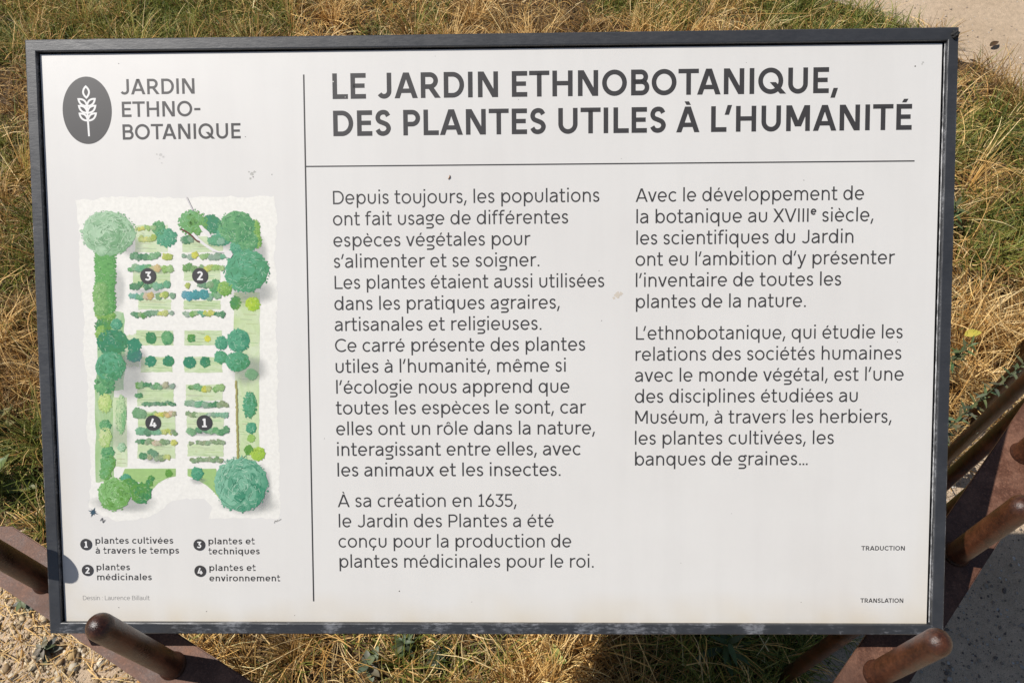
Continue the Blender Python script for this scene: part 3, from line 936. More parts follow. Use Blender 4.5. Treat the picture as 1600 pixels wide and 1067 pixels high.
text_block("title_lettering", [("LE JARDIN ETHNOBOTANIQUE,", 299.3, 59.8, 788.4), ("DES PLANTES UTILES À L'HUMANITÉ", 299.3, 95.5, 859.1)], 24.6, 18.7)
text_block("emblem_lettering", [("JARDIN", 90.1, 53.0, 163.9), ("ETHNO-", 91.4, 74.7, 169.0), ("BOTANIQUE", 91.3, 96.6, 208.1)], 14.9, 16.5)
BODY = [
 [('Depuis toujours, les populations', 297.6, 161.4, 558.9), ('ont fait usage de différentes', 297.1, 182.1, 528.4), ('espèces végétales pour', 297.1, 202.9, 491.2),
  ("s'alimenter et se soigner.", 297.0, 223.6, 499.9), ('Les plantes étaient aussi utilisées', 297.5, 244.4, 563.6), ('dans les pratiques agraires,', 296.8, 265.2, 520.0),
  ('artisanales et religieuses.', 296.7, 285.9, 501.6), ('Ce carré présente des plantes', 296.6, 306.7, 544.8), ("utiles à l'humanité, même si", 296.8, 327.5, 525.4),
  ("l'écologie nous apprend que", 297.0, 348.3, 529.1), ('toutes les espèces le sont, car', 296.2, 369.1, 545.3), ('elles ont un rôle dans la nature,', 296.1, 389.9, 554.4),
  ('interagissant entre elles, avec', 296.7, 410.8, 540.4), ('les animaux et les insectes.', 296.6, 431.6, 519.9)],
 [('À sa création en 1635,', 296.1, 462.8, 476.1), ('le Jardin des Plantes a été', 296.8, 483.4, 513.0), ('conçu pour la production de', 296.1, 504.1, 530.5), ('plantes médicinales pour le roi.', 296.7, 524.7, 552.8)],
 [('Avec le développement de', 594.0, 161.9, 814.9), ('la botanique au XVIII^ siècle,', 594.8, 182.6, 824.5), ('les scientifiques du Jardin', 594.8, 203.3, 805.4),
  ("ont eu l'ambition d'y présenter", 594.1, 223.9, 845.7), ("l'inventaire de toutes les", 594.4, 244.5, 794.4), ('plantes de la nature.', 594.5, 265.2, 760.3)],
 [("L'ethnobotanique, qui étudie les", 594.7, 296.4, 855.0), ('relations des sociétés humaines', 594.3, 317.1, 854.2), ("avec le monde végétal, est l'une", 593.7, 337.9, 856.8),
  ('des disciplines étudiées au', 593.7, 358.8, 812.4), ('Muséum, à travers les herbiers,', 594.1, 379.6, 846.0), ('les plantes cultivées, les', 593.8, 400.5, 789.9), ('banques de graines…', 593.9, 421.4, 764.4)]]
for blk in BODY:
    text_block("paragraph", blk, 13.1, 11.8)
for blk in ([('plantes cultivées', 48.5, 499.9, 128.2), ('à travers le temps', 48.2, 510.1, 133.8)], [('plantes', 48.6, 527.3, 83.0), ('médicinales', 48.9, 537.6, 105.0)],
            [('plantes et', 164.0, 500.6, 211.1), ('techniques', 163.8, 510.9, 216.0)], [('plantes et', 164.1, 528.0, 211.4), ('environnement', 163.9, 538.7, 236.1)]):
    text_block("legend_caption", blk, 6.5, 16.5)
text_block("credit_line", [('Dessin : Laurence Billault', 33.5, 558.2, 102.0)], 4.5, 9.5, M_ink_grey)
text_block("translation_caption", [('TRADUCTION', 818.7, 507.4, 861.7)], 4.5, 18.5)
text_block("translation_caption", [('TRANSLATION', 818.8, 560.5, 861.3)], 4.5, 18.5)

p = Print(); p.quadstrip([(270.7, 35.9), (268.9, 559.4)], [(272.2, 35.9), (270.4, 559.4)], False); p.build("column_line", M_ink)
p = Print(-3.94); p.quadstrip([(271.6, 123.75), (862.6, 124.5)], [(271.6, 125.05), (862.6, 125.8)], False); p.build("title_rule", M_ink)

# emblem: dark oval with a white ear of wheat
p = Print()
p.fan((57.0, 67.8), [(57.0 + 24.4 * math.cos(a * math.pi / 36), 67.8 + 32.6 * math.sin(a * math.pi / 36)) for a in range(72)], (0, 0, 0), (0, 0, 0))
disc = p.build("emblem_oval", M_ink)
q = Print(-3.90)
K = 24.4 / 331.0                                   # emblem drawing units to mm
E = lambda a, b_: (57.0 + (a - 396) * K, 67.8 + (b_ - 535) * K * 1.0)
def outline(P, closed=True, wd=25):
    A, B = ribbon(P, wd, closed)
    q.quadstrip([E(*v_) for v_ in A], [E(*v_) for v_ in B], closed)
def petal(bx, by, tx, ty, bulge1, bulge2):
    b_, t_ = Vector((bx, by)), Vector((tx, ty)); d = t_ - b_; nr = Vector((-d.y, d.x)).normalized()
    P = []
    for k in range(10):
        s = k / 10; P.append(tuple(b_ + d * s + nr * bulge1 * math.sin(math.pi * s) ** 0.85))
    for k in range(10):
        s = 1 - k / 10; P.append(tuple(b_ + d * s - nr * bulge2 * math.sin(math.pi * s) ** 0.85))
    outline(P)
petal(392, 368, 388, 222, 40, 40)
for cy in (478, 568, 668):
    k = (cy - 478) / 190 * 8
    petal(394 + k * .6, cy, 284 + k, cy - 92, 34, 30)
    petal(398 + k * .6, cy, 504 + k, cy - 92, 30, 34)
outline([(396, 470), (401, 660), (408, 875)], False, 25)
q.build("wheat_ear", M_white_ink, disc)

# numbered discs of the map and of the legend
def number(cx, cy, r, ch, ew=1.0):
    p = Print(-3.42)
    p.fan((cx, cy), [(cx + r * ew * math.cos(a * math.pi / 24), cy + r * math.sin(a * math.pi / 24)) for a in range(48)], (0, 0, 0), (0, 0, 0))
    d = p.build("number_disc", M_ink)
    q = Print(-3.38)
    wd = {'1': .62, '2': .74, '3': .74, '4': .86}[ch] * r
    q.text(ch, cx - wd / 2, cy + r * .56, cx + wd / 2, r * 1.12, 19)
    q.build("digit", M_white_ink, d)
for cx, cy, ch in ((39.0, 500.5, '1'), (39.5, 527.2, '2'), (154.7, 501.0, '3'), (154.8, 528.0, '4')):
    number(cx, cy, 5.85, ch)
for cx, cy, ch in ((111.9, 230.2, '3'), (163.8, 230.3, '2'), (111.9, 376.8, '4'), (163.8, 376.9, '1')):
    number(cx, cy, 7.9, ch)

# ------------------------------------------------------------------ the printed garden plan
def mp(X, Y): return (0.157 * X - 0.00506 * Y + 16.57, 0.15616 * Y + 0.00086 * X + 146.0)
PAPER = (0.825, 0.805, 0.745)
def blend(a, c_, t): return tuple(p_ * (1 - t) + q_ * t for p_, q_ in zip(a, c_))
def wob(n, amp, seed):
    r = random.Random(seed); ph = [r.uniform(0, 6.28) for _ in range(6)]; fr = [2, 3, 5, 8, 13, 21]
    return lambda t: 1 + amp * sum(math.sin(f_ * t + p_) / (1 + .35 * i) for i, (f_, p_) in enumerate(zip(fr, ph))) / 3
plan = Print(-3.96)
edge = [(165, 60), (420, 35), (860, 44), (1120, 38), (1425, 36), (1440, 180), (1425, 420), (1448, 640), (1440, 900), (1455, 1150), (1452, 1420), (1468, 1700), (1470, 2095),
        (1250, 2090), (1010, 2095), (1040, 2030), (980, 1965), (870, 1965), (760, 1985), (690, 2060), (600, 2095), (420, 2120), (330, 2080), (235, 2030), (250, 1760), (225, 1500), (235, 1250), (205, 1000), (215, 800), (180, 520), (190, 300)]
plan.poly([mp(x_ + rnd.uniform(-5, 5), y_ + rnd.uniform(-5, 5)) for x_, y_ in rough_line(edge, 25, 5)], PAPER)
garden = plan.build("garden_plan", M_draw)
HL = [-3.94]
def layer():
    HL[0] += 0.0030
    return Print(HL[0])
def soft_shadow(p, cx, cy, rx, ry, dark=0.42):
    rings = [(0.0, 1.0), (0.55, 1.0), (0.80, .72), (1.02, .30), (1.25, 0.0)]
    k0 = len(p.V); M = 28
    for q_, al in rings[1:]:
        for t in range(M):
            a = t * 2 * math.pi / M; w_ = 1 + .05 * math.sin(3 * a + cx) + .04 * math.sin(5 * a + cy)
            p.V.append(at(*mp(cx + rx * q_ * w_ * math.cos(a), cy + ry * q_ * w_ * math.sin(a)), p.h)); p.C.append((al * dark * 0.95,) * 3)
    p.F.append(tuple(range(k0, k0 + M)))
    for q_ in range(len(rings) - 2):
        for t in range(M):
            j = (t + 1) % M
            p.F.append((k0 + q_ * M + t, k0 + q_ * M + j, k0 + (q_ + 1) * M + j, k0 + (q_ + 1) * M + t))
    p.h += 0.0001
def rect(x0, y0, x1, y1, col, name="drawn_lawn", jit=3, strokes=0):
    p = layer()
    P = []
    for (a, b_), (c_, d_) in zip([(x0, y0), (x1, y0), (x1, y1), (x0, y1)], [(x1, y0), (x1, y1), (x0, y1), (x0, y0)]):
        for k in range(8):
            P.append((a + (c_ - a) * k / 8 + rnd.uniform(-jit, jit), b_ + (d_ - b_) * k / 8 + rnd.uniform(-jit, jit)))
    cs = [blend(col, PAPER, rnd.uniform(0, .35)) for _ in P]
    p.fan(mp((x0 + x1) / 2, (y0 + y1) / 2), [mp(*v_) for v_ in P], blend(col, PAPER, .15), cs)
    for k in range(strokes):
        yy = rnd.uniform(y0 + 5, y1 - 5); xa = rnd.uniform(x0, (x0 + x1) / 2); xb = rnd.uniform(xa, x1)
        dd = tuple(c * rnd.uniform(.62, .85) for c in col)
        p.quadstrip([mp(xa, yy), mp(xb, yy + 3)], [mp(xa, yy + 3), mp(xb, yy + 6)], False, dd)
    return p.build(name, M_draw, garden)
def crown(p, cx, cy, rx, ry, c_lo, c_hi, seed, amp=0.06, marks=60, spiky=False):
    r = random.Random(seed); f_ = wob(6, amp, seed)
    n = 56; P, cs = [], []
    for k in range(n):
        t = 2 * math.pi * k / n
        m = f_(t) * (r.uniform(.78, 1.16) if spiky else r.uniform(.965, 1.035))
        P.append((cx + rx * m * math.cos(t), cy + ry * m * math.sin(t)))
        s = 0.5 + 0.5 * (math.cos(t) * .75 + math.sin(t) * .45)
        cs.append(blend(c_hi, c_lo, min(1, max(0, s * .9 + r.uniform(-.15, .25)))))
    mid = [((cx - .12 * rx) + (x_ - cx) * .55, (cy - .1 * ry) + (y_ - cy) * .55) for x_, y_ in P]
    k0 = len(p.V)
    p.V.append(at(*mp(cx - .15 * rx, cy - .12 * ry), p.h)); p.C.append(c_hi)
    for v_ in mid: p.V.append(at(*mp(*v_), p.h)); p.C.append(blend(c_hi, c_lo, r.uniform(.1, .6)))
    for v_, c_ in zip(P, cs): p.V.append(at(*mp(*v_), p.h)); p.C.append(c_)
    for k in range(n):
        j = (k + 1) % n
        p.F.append((k0, k0 + 1 + k, k0 + 1 + j)); p.F.append((k0 + 1 + k, k0 + 1 + n + k, k0 + 1 + n + j, k0 + 1 + j))
    p.h += 0.0001
    for k in range(int(6 + (rx + ry) * .10) if marks else 0):      # blotches of colour inside the crown
        t, d = r.uniform(0, 6.283), math.sqrt(r.uniform(0, .62)); q_ = r.uniform(.10, .30)
        x_, y_ = cx + rx * d * math.cos(t), cy + ry * d * math.sin(t)
        s = 0.5 + 0.5 * d * (math.cos(t) * .75 + math.sin(t) * .45)
        col = blend(c_hi, c_lo, min(1, max(0, s + r.uniform(-.35, .35))))
        p.poly([mp(x_ + rx * q_ * r.uniform(.7, 1.2) * math.cos(i * .698), y_ + ry * q_ * r.uniform(.7, 1.2) * math.sin(i * .698)) for i in range(9)], col)
    for k in range(int((rx + ry) * .42) if marks else 0):        # ragged dabs along the outline
        t = r.uniform(0, 6.283); d = r.uniform(.86, 1.07); q_ = r.uniform(3, 7.5)
        x_, y_ = cx + rx * d * math.cos(t), cy + ry * d * math.sin(t)
        s = 0.5 + 0.5 * (math.cos(t) * .75 + math.sin(t) * .45)
        col = blend(c_hi, c_lo, min(1, max(0, s + r.uniform(-.4, .4))))
        p.poly([mp(x_ + q_ * r.uniform(.5, 1.3) * math.cos(i * 1.047), y_ + q_ * r.uniform(.5, 1.3) * math.sin(i * 1.047)) for i in range(6)], col)
    for k in range(marks):          # brush and crayon marks
        t, d = r.uniform(0, 6.283), math.sqrt(r.uniform(0, .86))
        x_, y_ = cx + rx * d * math.cos(t), cy + ry * d * math.sin(t)
        ln = r.uniform(.08, .26) * min(rx, ry) + 3; a = t + 1.57 + r.uniform(-.8, .8); b_ = a + r.uniform(-.9, .9)
        w_ = r.uniform(1.3, 3.6)
        q_ = r.random()
        col = blend(c_hi, (.72, .78, .62), .35) if q_ < .34 else (tuple(c * .62 for c in c_lo) if q_ < .72 else blend(c_lo, c_hi, r.random()))
        pts = [(x_, y_), (x_ + ln * .5 * math.cos(a), y_ + ln * .5 * math.sin(a)), (x_ + ln * (math.cos(a) + math.cos(b_)) * .5, y_ + ln * (math.sin(a) + math.sin(b_)) * .5)]
        A, B = ribbon(pts, w_, False)
        p.quadstrip([mp(*v_) for v_ in A], [mp(*v_) for v_ in B], False, col)
G1, G2 = lin(62, 133, 82), lin(112, 170, 112)       # mid green, light green
G3, G4 = lin(52, 132, 98), lin(96, 168, 130)        # teal green
G5, G6 = lin(96, 150, 58), lin(150, 188, 96)        # yellow green
G7, G8 = lin(112, 160, 112), lin(176, 206, 172)     # pale sage
YE = lin(206, 205, 70); LAWN = lin(184, 206, 150); PALE = lin(196, 213, 166); BLUE = lin(66, 150, 168)
# lawns and beds
rect(395, 760, 455, 860, PALE); rect(292, 760, 470, 1260, lin(140, 184, 124), jit=8); rect(282, 1240, 400, 1860, lin(150, 188, 120), jit=6); rect(470, 905, 560, 1110, PALE, jit=8); rect(395, 1310, 485, 1760, PALE, strokes=6)
rect(1170, 640, 1335, 985, lin(188, 208, 150), strokes=18); rect(1180, 985, 1335, 1200, PALE, strokes=4); rect(1190, 1195, 1335, 1720, lin(190, 210, 154), strokes=14)
for (x0, y0, x1, y1) in ((540, 215, 750, 385), (525, 470, 765, 612), (560, 680, 770, 748), (840, 285, 1100, 385), (850, 480, 1085, 565), (850, 690, 1085, 748),
                         (545, 880, 785, 975), (855, 880, 1095, 975), (575, 1050, 780, 1147), (855, 1050, 1098, 1150),
                         (552, 1228, 785, 1365), (555, 1405, 795, 1545), (552, 1600, 797, 1705), (865, 1228, 1102, 1330), (870, 1408, 1108, 1530), (876, 1610, 1108, 1692)):
    rect(x0, y0, x1, y1, blend(LAWN, PALE, rnd.random()), "drawn_bed", strokes=9)
p = layer()
for P_ in ([(470, 1772), (800, 1770), (800, 1820), (745, 1832), (690, 1862), (640, 1915), (560, 1860), (440, 1850)], [(876, 1772), (1060, 1770), (1100, 1990), (1050, 1925), (1000, 1880), (930, 1838), (876, 1818)]):
    p = layer(); p.poly([mp(*v_) for v_ in P_], lin(158, 192, 120))
    for k in range(26):
        a_, b_ = rnd.choice(P_), (sum(a for a, _ in P_) / len(P_), sum(c for _, c in P_) / len(P_)); t_ = rnd.uniform(0.1, .9)
        x_, y_ = a_[0] * t_ + b_[0] * (1 - t_), a_[1] * t_ + b_[1] * (1 - t_)
        if abs(x_ - 840) < 60: continue
        p.quadstrip([mp(x_, y_), mp(x_ + 22, y_ + 3)], [mp(x_, y_ + 3), mp(x_ + 22, y_ + 6)], False, blend(lin(120, 166, 84), LAWN, rnd.random()))
    p.build("drawn_lawn", M_draw, garden)
# grey washes drawn beside the trees
for cx, cy, rx, ry, dk in ((520, 350, 70, 60, .38), (470, 1170, 150, 150, .45), (540, 1060, 80, 70, .45), (1290, 640, 130, 80, .46), (1320, 400, 60, 120, .42), (1180, 320, 140, 60, .4), (1265, 1130, 110, 90, .46),
                            (1275, 1985, 165, 80, .52), (1365, 1890, 50, 130, .48), (470, 1995, 190, 60, .46), (440, 1560, 70, 90, .25), (435, 620, 40, 130, .3), (735, 1240, 70, 20, .4), (1000, 1360, 100, 20, .42), (1000, 1540, 120, 18, .4), (670, 1715, 60, 22, .35), (945, 1850, 50, 22, .36), (640, 500, 130, 22, .3), (640, 630, 110, 22, .3)):
    p = layer(); soft_shadow(p, cx, cy, rx, ry, dk); p.build("drawn_shade", M_wash, garden)
# hedge on the left
p = layer()
for k in range(15):
    yy = 395 + k * 25
    crown(p, 348 + rnd.uniform(-6, 6), yy, 66, 34, lin(74, 142, 66), lin(108, 172, 92), 100 + k, .05, 30, True)
for k in range(5):
    crown(p, 318 + rnd.uniform(-8, 8), 610 + k * 36, 44, 34, lin(88, 146, 72), lin(140, 184, 110), 140 + k, .08, 26, True)
p.build("drawn_hedge", M_draw, garden)
trees = [  # x, y, rx, ry, shade tone, light tone, marks, spiky
    (1195, 355, 50, 45, G3, G4, 24, 0), (1022, 208, 60, 58, G1, G3, 30, 0), (1075, 228, 42, 44, G1, G3, 16, 0), (1080, 308, 70, 36, G3, G4, 26, 0), (1305, 255, 30, 70, G5, G6, 14, 1), (1320, 320, 24, 40, G5, G6, 10, 1), (908, 200, 88, 80, G5, G2, 70, 1),
    (1120, 270, 60, 50, G3, G4, 30, 0), (1262, 320, 58, 62, G1, G2, 30, 0), (1185, 228, 112, 98, G1, G2, 110, 0), (690, 232, 42, 42, G1, G2, 22, 0), (740, 295, 66, 56, G3, G4, 44, 1), (1050, 600, 40, 42, G1, G2, 18, 0), (1112, 615, 46, 46, G5, G6, 24, 0), (1250, 505, 138, 132, G1, G4, 150, 0),
    (1180, 705, 32, 42, G5, G1, 16, 1), (1290, 715, 46, 42, lin(140, 180, 40), lin(180, 205, 60), 16, 1),
    (372, 265, 168, 136, G7, G8, 190, 0), (330, 370, 40, 40, G7, G8, 0, 0),
    (350, 785, 62, 34, G5, G6, 26, 1), (333, 852, 50, 44, G5, G1, 24, 1), (420, 842, 34, 36, G3, G4, 14, 0), (320, 900, 34, 46, G5, G6, 16, 1), (393, 955, 98, 80, G1, G3, 90, 0), (535, 1040, 46, 40, lin(70, 110, 110), G3, 12, 0), (535, 975, 42, 42, G3, G3, 16, 0),
    (340, 1230, 62, 64, G1, G2, 46, 1), (380, 1110, 94, 92, G1, G4, 90, 0),
    (642, 930, 34, 36, G1, G1, 14, 0), (747, 930, 38, 44, G1, G2, 18, 0), (900, 930, 24, 24, G1, G5, 10, 0), (1002, 934, 17, 19, YE, YE, 4, 0), (1090, 1052, 42, 40, G1, G4, 16, 0), (1092, 960, 38, 40, G3, G4, 16, 0), (1196, 1080, 74, 62, G1, G4, 50, 0), (1200, 945, 70, 74, G3, G4, 60, 0),
    (640, 1078, 34, 32, G3, G3, 12, 0), (755, 1078, 36, 32, G1, G3, 12, 0), (890, 1085, 38, 36, G3, G3, 12, 0), (988, 1082, 32, 32, G1, G3, 12, 0), (1285, 1160, 38, 34, lin(110, 150, 110), lin(120, 165, 120), 8, 0),
    (345, 1350, 42, 62, G6, lin(200, 214, 140), 30, 1), (345, 1490, 36, 34, G1, G2, 20, 1), (345, 1570, 40, 66, G6, lin(205, 214, 160), 34, 1), (360, 1665, 42, 34, G1, G2, 20, 0), (362, 1735, 48, 54, G5, G2, 36, 0), (445, 1420, 34, 120, G2, PALE, 60, 1), (450, 1635, 26, 26, G7, G8, 10, 0), (345, 1800, 36, 44, G5, G2, 20, 0),
    (478, 1842, 34, 36, G3, G4, 12, 0), (640, 1835, 18, 18, G1, G5, 6, 0), (626, 1868, 22, 22, G5, G1, 6, 0), (500, 1890, 60, 52, G1, G5, 30, 0), (575, 1932, 66, 66, G1, G5, 44, 0), (402, 1938, 104, 106, G5, lin(140, 190, 120), 130, 0),
    (755, 1802, 22, 22, G5, G5, 6, 0), (938, 1803, 38, 40, G3, G4, 16, 0),
    (1275, 1358, 42, 84, G1, G4, 60, 1), (1285, 1506, 33, 34, G3, G4, 14, 0), (1286, 1572, 22, 26, G6, G6, 6, 0), (1270, 1648, 28, 30, G5, G5, 8, 0), (1330, 1672, 44, 44, lin(140, 180, 50), lin(172, 200, 80), 18, 0), (1222, 1872, 168, 176, G3, lin(138, 190, 160), 200, 0)]
for k, (x_, y_, rx, ry, lo, hi, mk, sp) in enumerate(trees):
    p = layer()
    crown(p, x_, y_, rx, ry, lo, hi, 200 + k, .05, mk, bool(sp))
    p.build("drawn_tree", M_draw, garden)
# rows of small plants in the beds
def row(x0, x1, y_, cols, r0=15, r1=24, sp=False):
    p = layer(); x_ = x0; k = 0
    while x_ < x1:
        r = rnd.uniform(r0, r1); c = cols[min(len(cols) - 1, int((x_ - x0) / (x1 - x0) * len(cols)))]
        c = blend(blend(c, lin(84, 158, 92), rnd.uniform(0, .5)), PAPER, rnd.uniform(0.0, .22))
        if rnd.random() < .12:
            x_ += r; continue
        crown(p, x_ + r * .6, y_ + rnd.uniform(-9, 9), r * rnd.uniform(.8, 1.15), r * rnd.uniform(.7, 1.1), tuple(q_ * .75 for q_ in c), c, rnd.randrange(9999), .10, 9, rnd.random() < .6)
        x_ += r * rnd.uniform(1.0, 1.5); k += 1
    p.build("drawn_plant_row", M_draw, garden)
PK, LV, OR_, DG, MU = lin(204, 180, 150), lin(146, 168, 150), lin(216, 182, 112), lin(60, 126, 82), lin(142, 156, 112)
row(550, 650, 236, [YE, G6], 12, 18); row(570, 660, 298, [YE, YE], 14, 20)
row(515, 755, 410, [G1, DG, G2, G2, YE]); row(505, 765, 485, [G2, G4, G2, OR_, G6, G6]); row(515, 780, 594, [DG, DG, G2, G4, G4, OR_])
row(508, 770, 662, [lin(90, 165, 150), G4, PK, OR_, G5, YE, G1]); row(520, 770, 774, [G1, G5, G1, G1, YE, LV], 12, 20)
row(838, 890, 300, [DG]); row(1010, 1120, 312, [G4, G4], 20, 28); row(842, 1110, 410, [LV, YE, G6, LV, G4]); row(850, 1085, 486, [G5, G5, YE, G6]); row(850, 1030, 592, [YE, G5, DG, G5])
row(842, 965, 658, [BLUE, BLUE, BLUE], 24, 32); row(965, 1060, 660, [G4, G2]); row(850, 1090, 775, [LV, G6, G4, YE, YE, G1], 12, 20)
row(548, 790, 1236, [G5, G1, G2, PK, LV], 14, 20); row(545, 575, 1300, [G1, G1], 10, 14); row(590, 785, 1347, [DG, DG, DG], 8, 12)
row(868, 1105, 1248, [G5, G2, YE, G6, G6], 14, 20); row(865, 1115, 1352, [LV, G4, LV, DG, MU], 14, 22)
row(530, 600, 1412, [G7], 24, 32); row(620, 795, 1418, [G6, YE, OR_, PK], 12, 18); row(552, 690, 1528, [G4, DG, G4], 18, 26); row(710, 800, 1532, [YE, YE, MU], 12, 18)
row(870, 1110, 1420, [MU, PALE, LV, G4], 12, 20); row(875, 1125, 1527, [G2, G1, G2, G1], 16, 24)
row(550, 795, 1598, [G1, MU, PK, MU, YE], 12, 20); row(552, 600, 1697, [DG], 18, 24); row(620, 800, 1702, [PK, MU, YE, YE], 14, 22); row(630, 670, 1668, [G1], 18, 22)
row(885, 1110, 1600, [MU, MU, MU, MU], 9, 15); row(895, 1090, 1712, [MU, MU, MU], 9, 15)
# thin border lines on the right-hand lawn
p = layer()
for k in range(40):
    yy = 1210 + k * 12.5
    crown(p, 1188 + k * .35 + rnd.uniform(-3, 3), yy, 7, 10, lin(150, 130, 80), lin(170, 170, 100), 900 + k, .1, 0, True)
p.build("drawn_border", M_draw, garden)
# wind rose and signature
p = layer(); DK = lin(58, 84, 100)
for k in range(8):
    a = math.radians(22 + 45 * k); r = 36 if k % 2 == 0 else 22
    p.poly([mp(262 + 7 * math.cos(a + 1.57), 2057 + 7 * math.sin(a + 1.57)), mp(262 + r * math.cos(a), 2057 + r * math.sin(a)), mp(262 - 7 * math.cos(a + 1.57), 2057 - 7 * math.sin(a + 1.57))], DK)
p.build("wind_rose", M_draw, garden)
p = layer()
ca, sa = math.cos(.62), math.sin(.62)
for seg in ([(-11, -12), (-11, 12)], [(-11, -12), (11, 12)], [(11, 12), (11, -12)]):
    A, B = ribbon(seg, 4, False)
    T = lambda v_: mp(325 + v_[0] * ca - v_[1] * sa, 2110 + v_[0] * sa + v_[1] * ca)
    p.quadstrip([T(v_) for v_ in A], [T(v_) for v_ in B], False, lin(60, 62, 66))
p.build("north_letter", M_draw, garden)
p = layer()
A, B = ribbon(spline([(1437, 2124), (1444, 2108), (1452, 2114), (1458, 2104), (1463, 2108), (1482, 2096)]), 2.6, False)
p.quadstrip([mp(*v_) for v_ in A], [mp(*v_) for v_ in B], False, lin(120, 118, 112)); p.build("signature", M_draw, garden)

# ------------------------------------------------------------------ damage and dirt on the face
M_flake = simple("bare_board", (0.6142, 0.5976, 0.581), 0.6, 0.3)
p = Print(-3.30)
A, B = ribbon([(905, 268), (945, 305), (985, 338), (1040, 372), (1075, 384), (1110, 386), (1150, 390)], 15, False)
p.quadstrip([mp(x_ + rnd.uniform(-3, 3), y_ + rnd.uniform(-4, 4)) for x_, y_ in A], [mp(x_ + rnd.uniform(-3, 3), y_ + rnd.uniform(-4, 4)) for x_, y_ in B], False)
p.poly([mp(*v_) for v_ in ((1112, 378), (1150, 376), (1164, 400), (1150, 424), (1126, 420), (1108, 396))])
p.poly([mp(*v_) for v_ in ((948, 218), (966, 216), (984, 236), (1012, 258), (1028, 288), (1010, 296), (988, 272), (966, 252))])
p.build("scratch", M_flake)
p = Print(-3.26)
A, B = ribbon(spline([(834, 240), (870, 258), (905, 284), (930, 310), (955, 322)], 4), 10, False)
p.quadstrip([mp(*v_) for v_ in A], [mp(*v_) for v_ in B], False); p.build("scratch", simple("rusty_scratch", (0.11, 0.045, 0.030), 0.6, 0.3))
p = Print(-3.28)
A, B = ribbon([(868, 40), (885, 75), (908, 122)], 9, False)
p.quadstrip([mp(*v_) for v_ in A], [mp(*v_) for v_ in B], False); p.build("scratch", simple("grey_scuff", (0.52, 0.50, 0.50), 0.6, 0.3))

def blots(name, spots, col):
    p = Print(-3.92)
    for u, v_, r in spots:
        r *= .8
        ph = rnd.uniform(0, 6)
        p.fan((u, v_), [(u + r * (1 + .4 * math.sin(2 * t + ph) + rnd.uniform(-.2, .2)) * math.cos(t * .5236), v_ + r * rnd.uniform(.7, 1.2) * math.sin(t * .5236)) for t in range(12)], (0, 0, 0), (0, 0, 0))
    return p.build(name, simple(name + "_matter", col, 0.8, 0.2))
blots("speck", [(861.2, 35.4, .85), (89.9, 23.2, .5), (219.3, 134.0, .7), (237.9, 131.8, .55), (756.7, 142.5, .5), (558.4, 228.2, .5), (560.9, 277.2, .55), (743.6, 366.9, .6), (284.2, 393.3, .5), (212.6, 95.0, .5),
      (356.9, 548.8, .8), (318.5, 84.5, .45), (480.5, 62.3, .4), (640, 520, .4), (690, 470, .35), (760, 560, .45), (580, 120, .35), (430, 560, .4), (700, 30, .35), (850, 300, .4), (400, 20, .3), (160, 570, .6), (70, 566, .6), (250, 574, .5)], (0.07, 0.06, 0.05))
blots("bird_dropping", [(218.2, 130.8, 2.2), (216.4, 135.5, 1.4), (220.8, 129.0, 1.4), (215.2, 129.0, 1.0), (868.4, 31.9, 1.2), (867.6, 33.4, .9)], (0.415, 0.4067, 0.3818))
blots("bird_dropping", [(128.3, 111.4, 1.9), (130.8, 113.5, 1.3), (124.5, 111.0, 1.0), (129.0, 119.5, .8), (127.0, 115.2, .8)], (0.498, 0.4855, 0.4648))
blots("stain", [(576.6, 252.2, 4.0), (579.8, 251.0, 2.2), (573.0, 255.2, 1.6)], (0.498, 0.4482, 0.3818))
blots("stain", [(300, 43, 1.0), (311.6, 58.0, .6)], (0.5146, 0.498, 0.4648))
# a small curled husk stuck below the rule
V = []; F = []
pts = spline([(411.0, 138.2), (412.6, 136.4), (412.9, 134.0)], 4)
for k, (u, v_) in enumerate(pts):
    r = 0.55 * math.sin(math.pi * (k + .6) / (len(pts) + .2))
    for i in range(8):
        a = i / 8 * 6.283; V.append(at(u + r * math.cos(a), v_ + r * .3 * math.cos(a), -3.3 + r * math.sin(a)))
for k in range(len(pts) - 1):
    for i in range(8): F.append((k * 8 + i, k * 8 + (i + 1) % 8, (k + 1) * 8 + (i + 1) % 8, (k + 1) * 8 + i))
tag(from_lists("seed_husk", [v_ + BASE for v_ in V], F, simple("husk", (0.20, 0.10, 0.045), .6, .3, .3, 400), None, smooth=True), "tiny curled brown seed husk stuck on the white board below the title rule", "husk")
# clot of dirt and cobweb on the upper right corner of the frame
bm = bmesh.new(); bmesh.ops.create_icosphere(bm, subdivisions=4, radius=1)
for v_ in bm.verts:
    d = v_.co.copy(); m = 1 + .28 * math.sin(5 * d.x + 3 * d.y + 1) * math.sin(4 * d.y - 2 * d.z) + rnd.uniform(-.09, .09)
    q_ = at(895.6 + d.x * m * 3.3, 7.4 + d.y * m * 4.0, 1.2 + d.z * m * 2.6) + BASE
    v_.co = q_
me = bpy.data.meshes.new("dirt_clot"); bm.to_mesh(me); bm.free()
me.polygons.foreach_set("use_smooth", [True] * len(me.polygons))
tag(link("dirt_clot", me, simple("dirt", (0.022, 0.021, 0.020), .8, .3, .8, 500)), "black crumbly clot of dirt and cobweb on the frame's top right corner", "dirt")

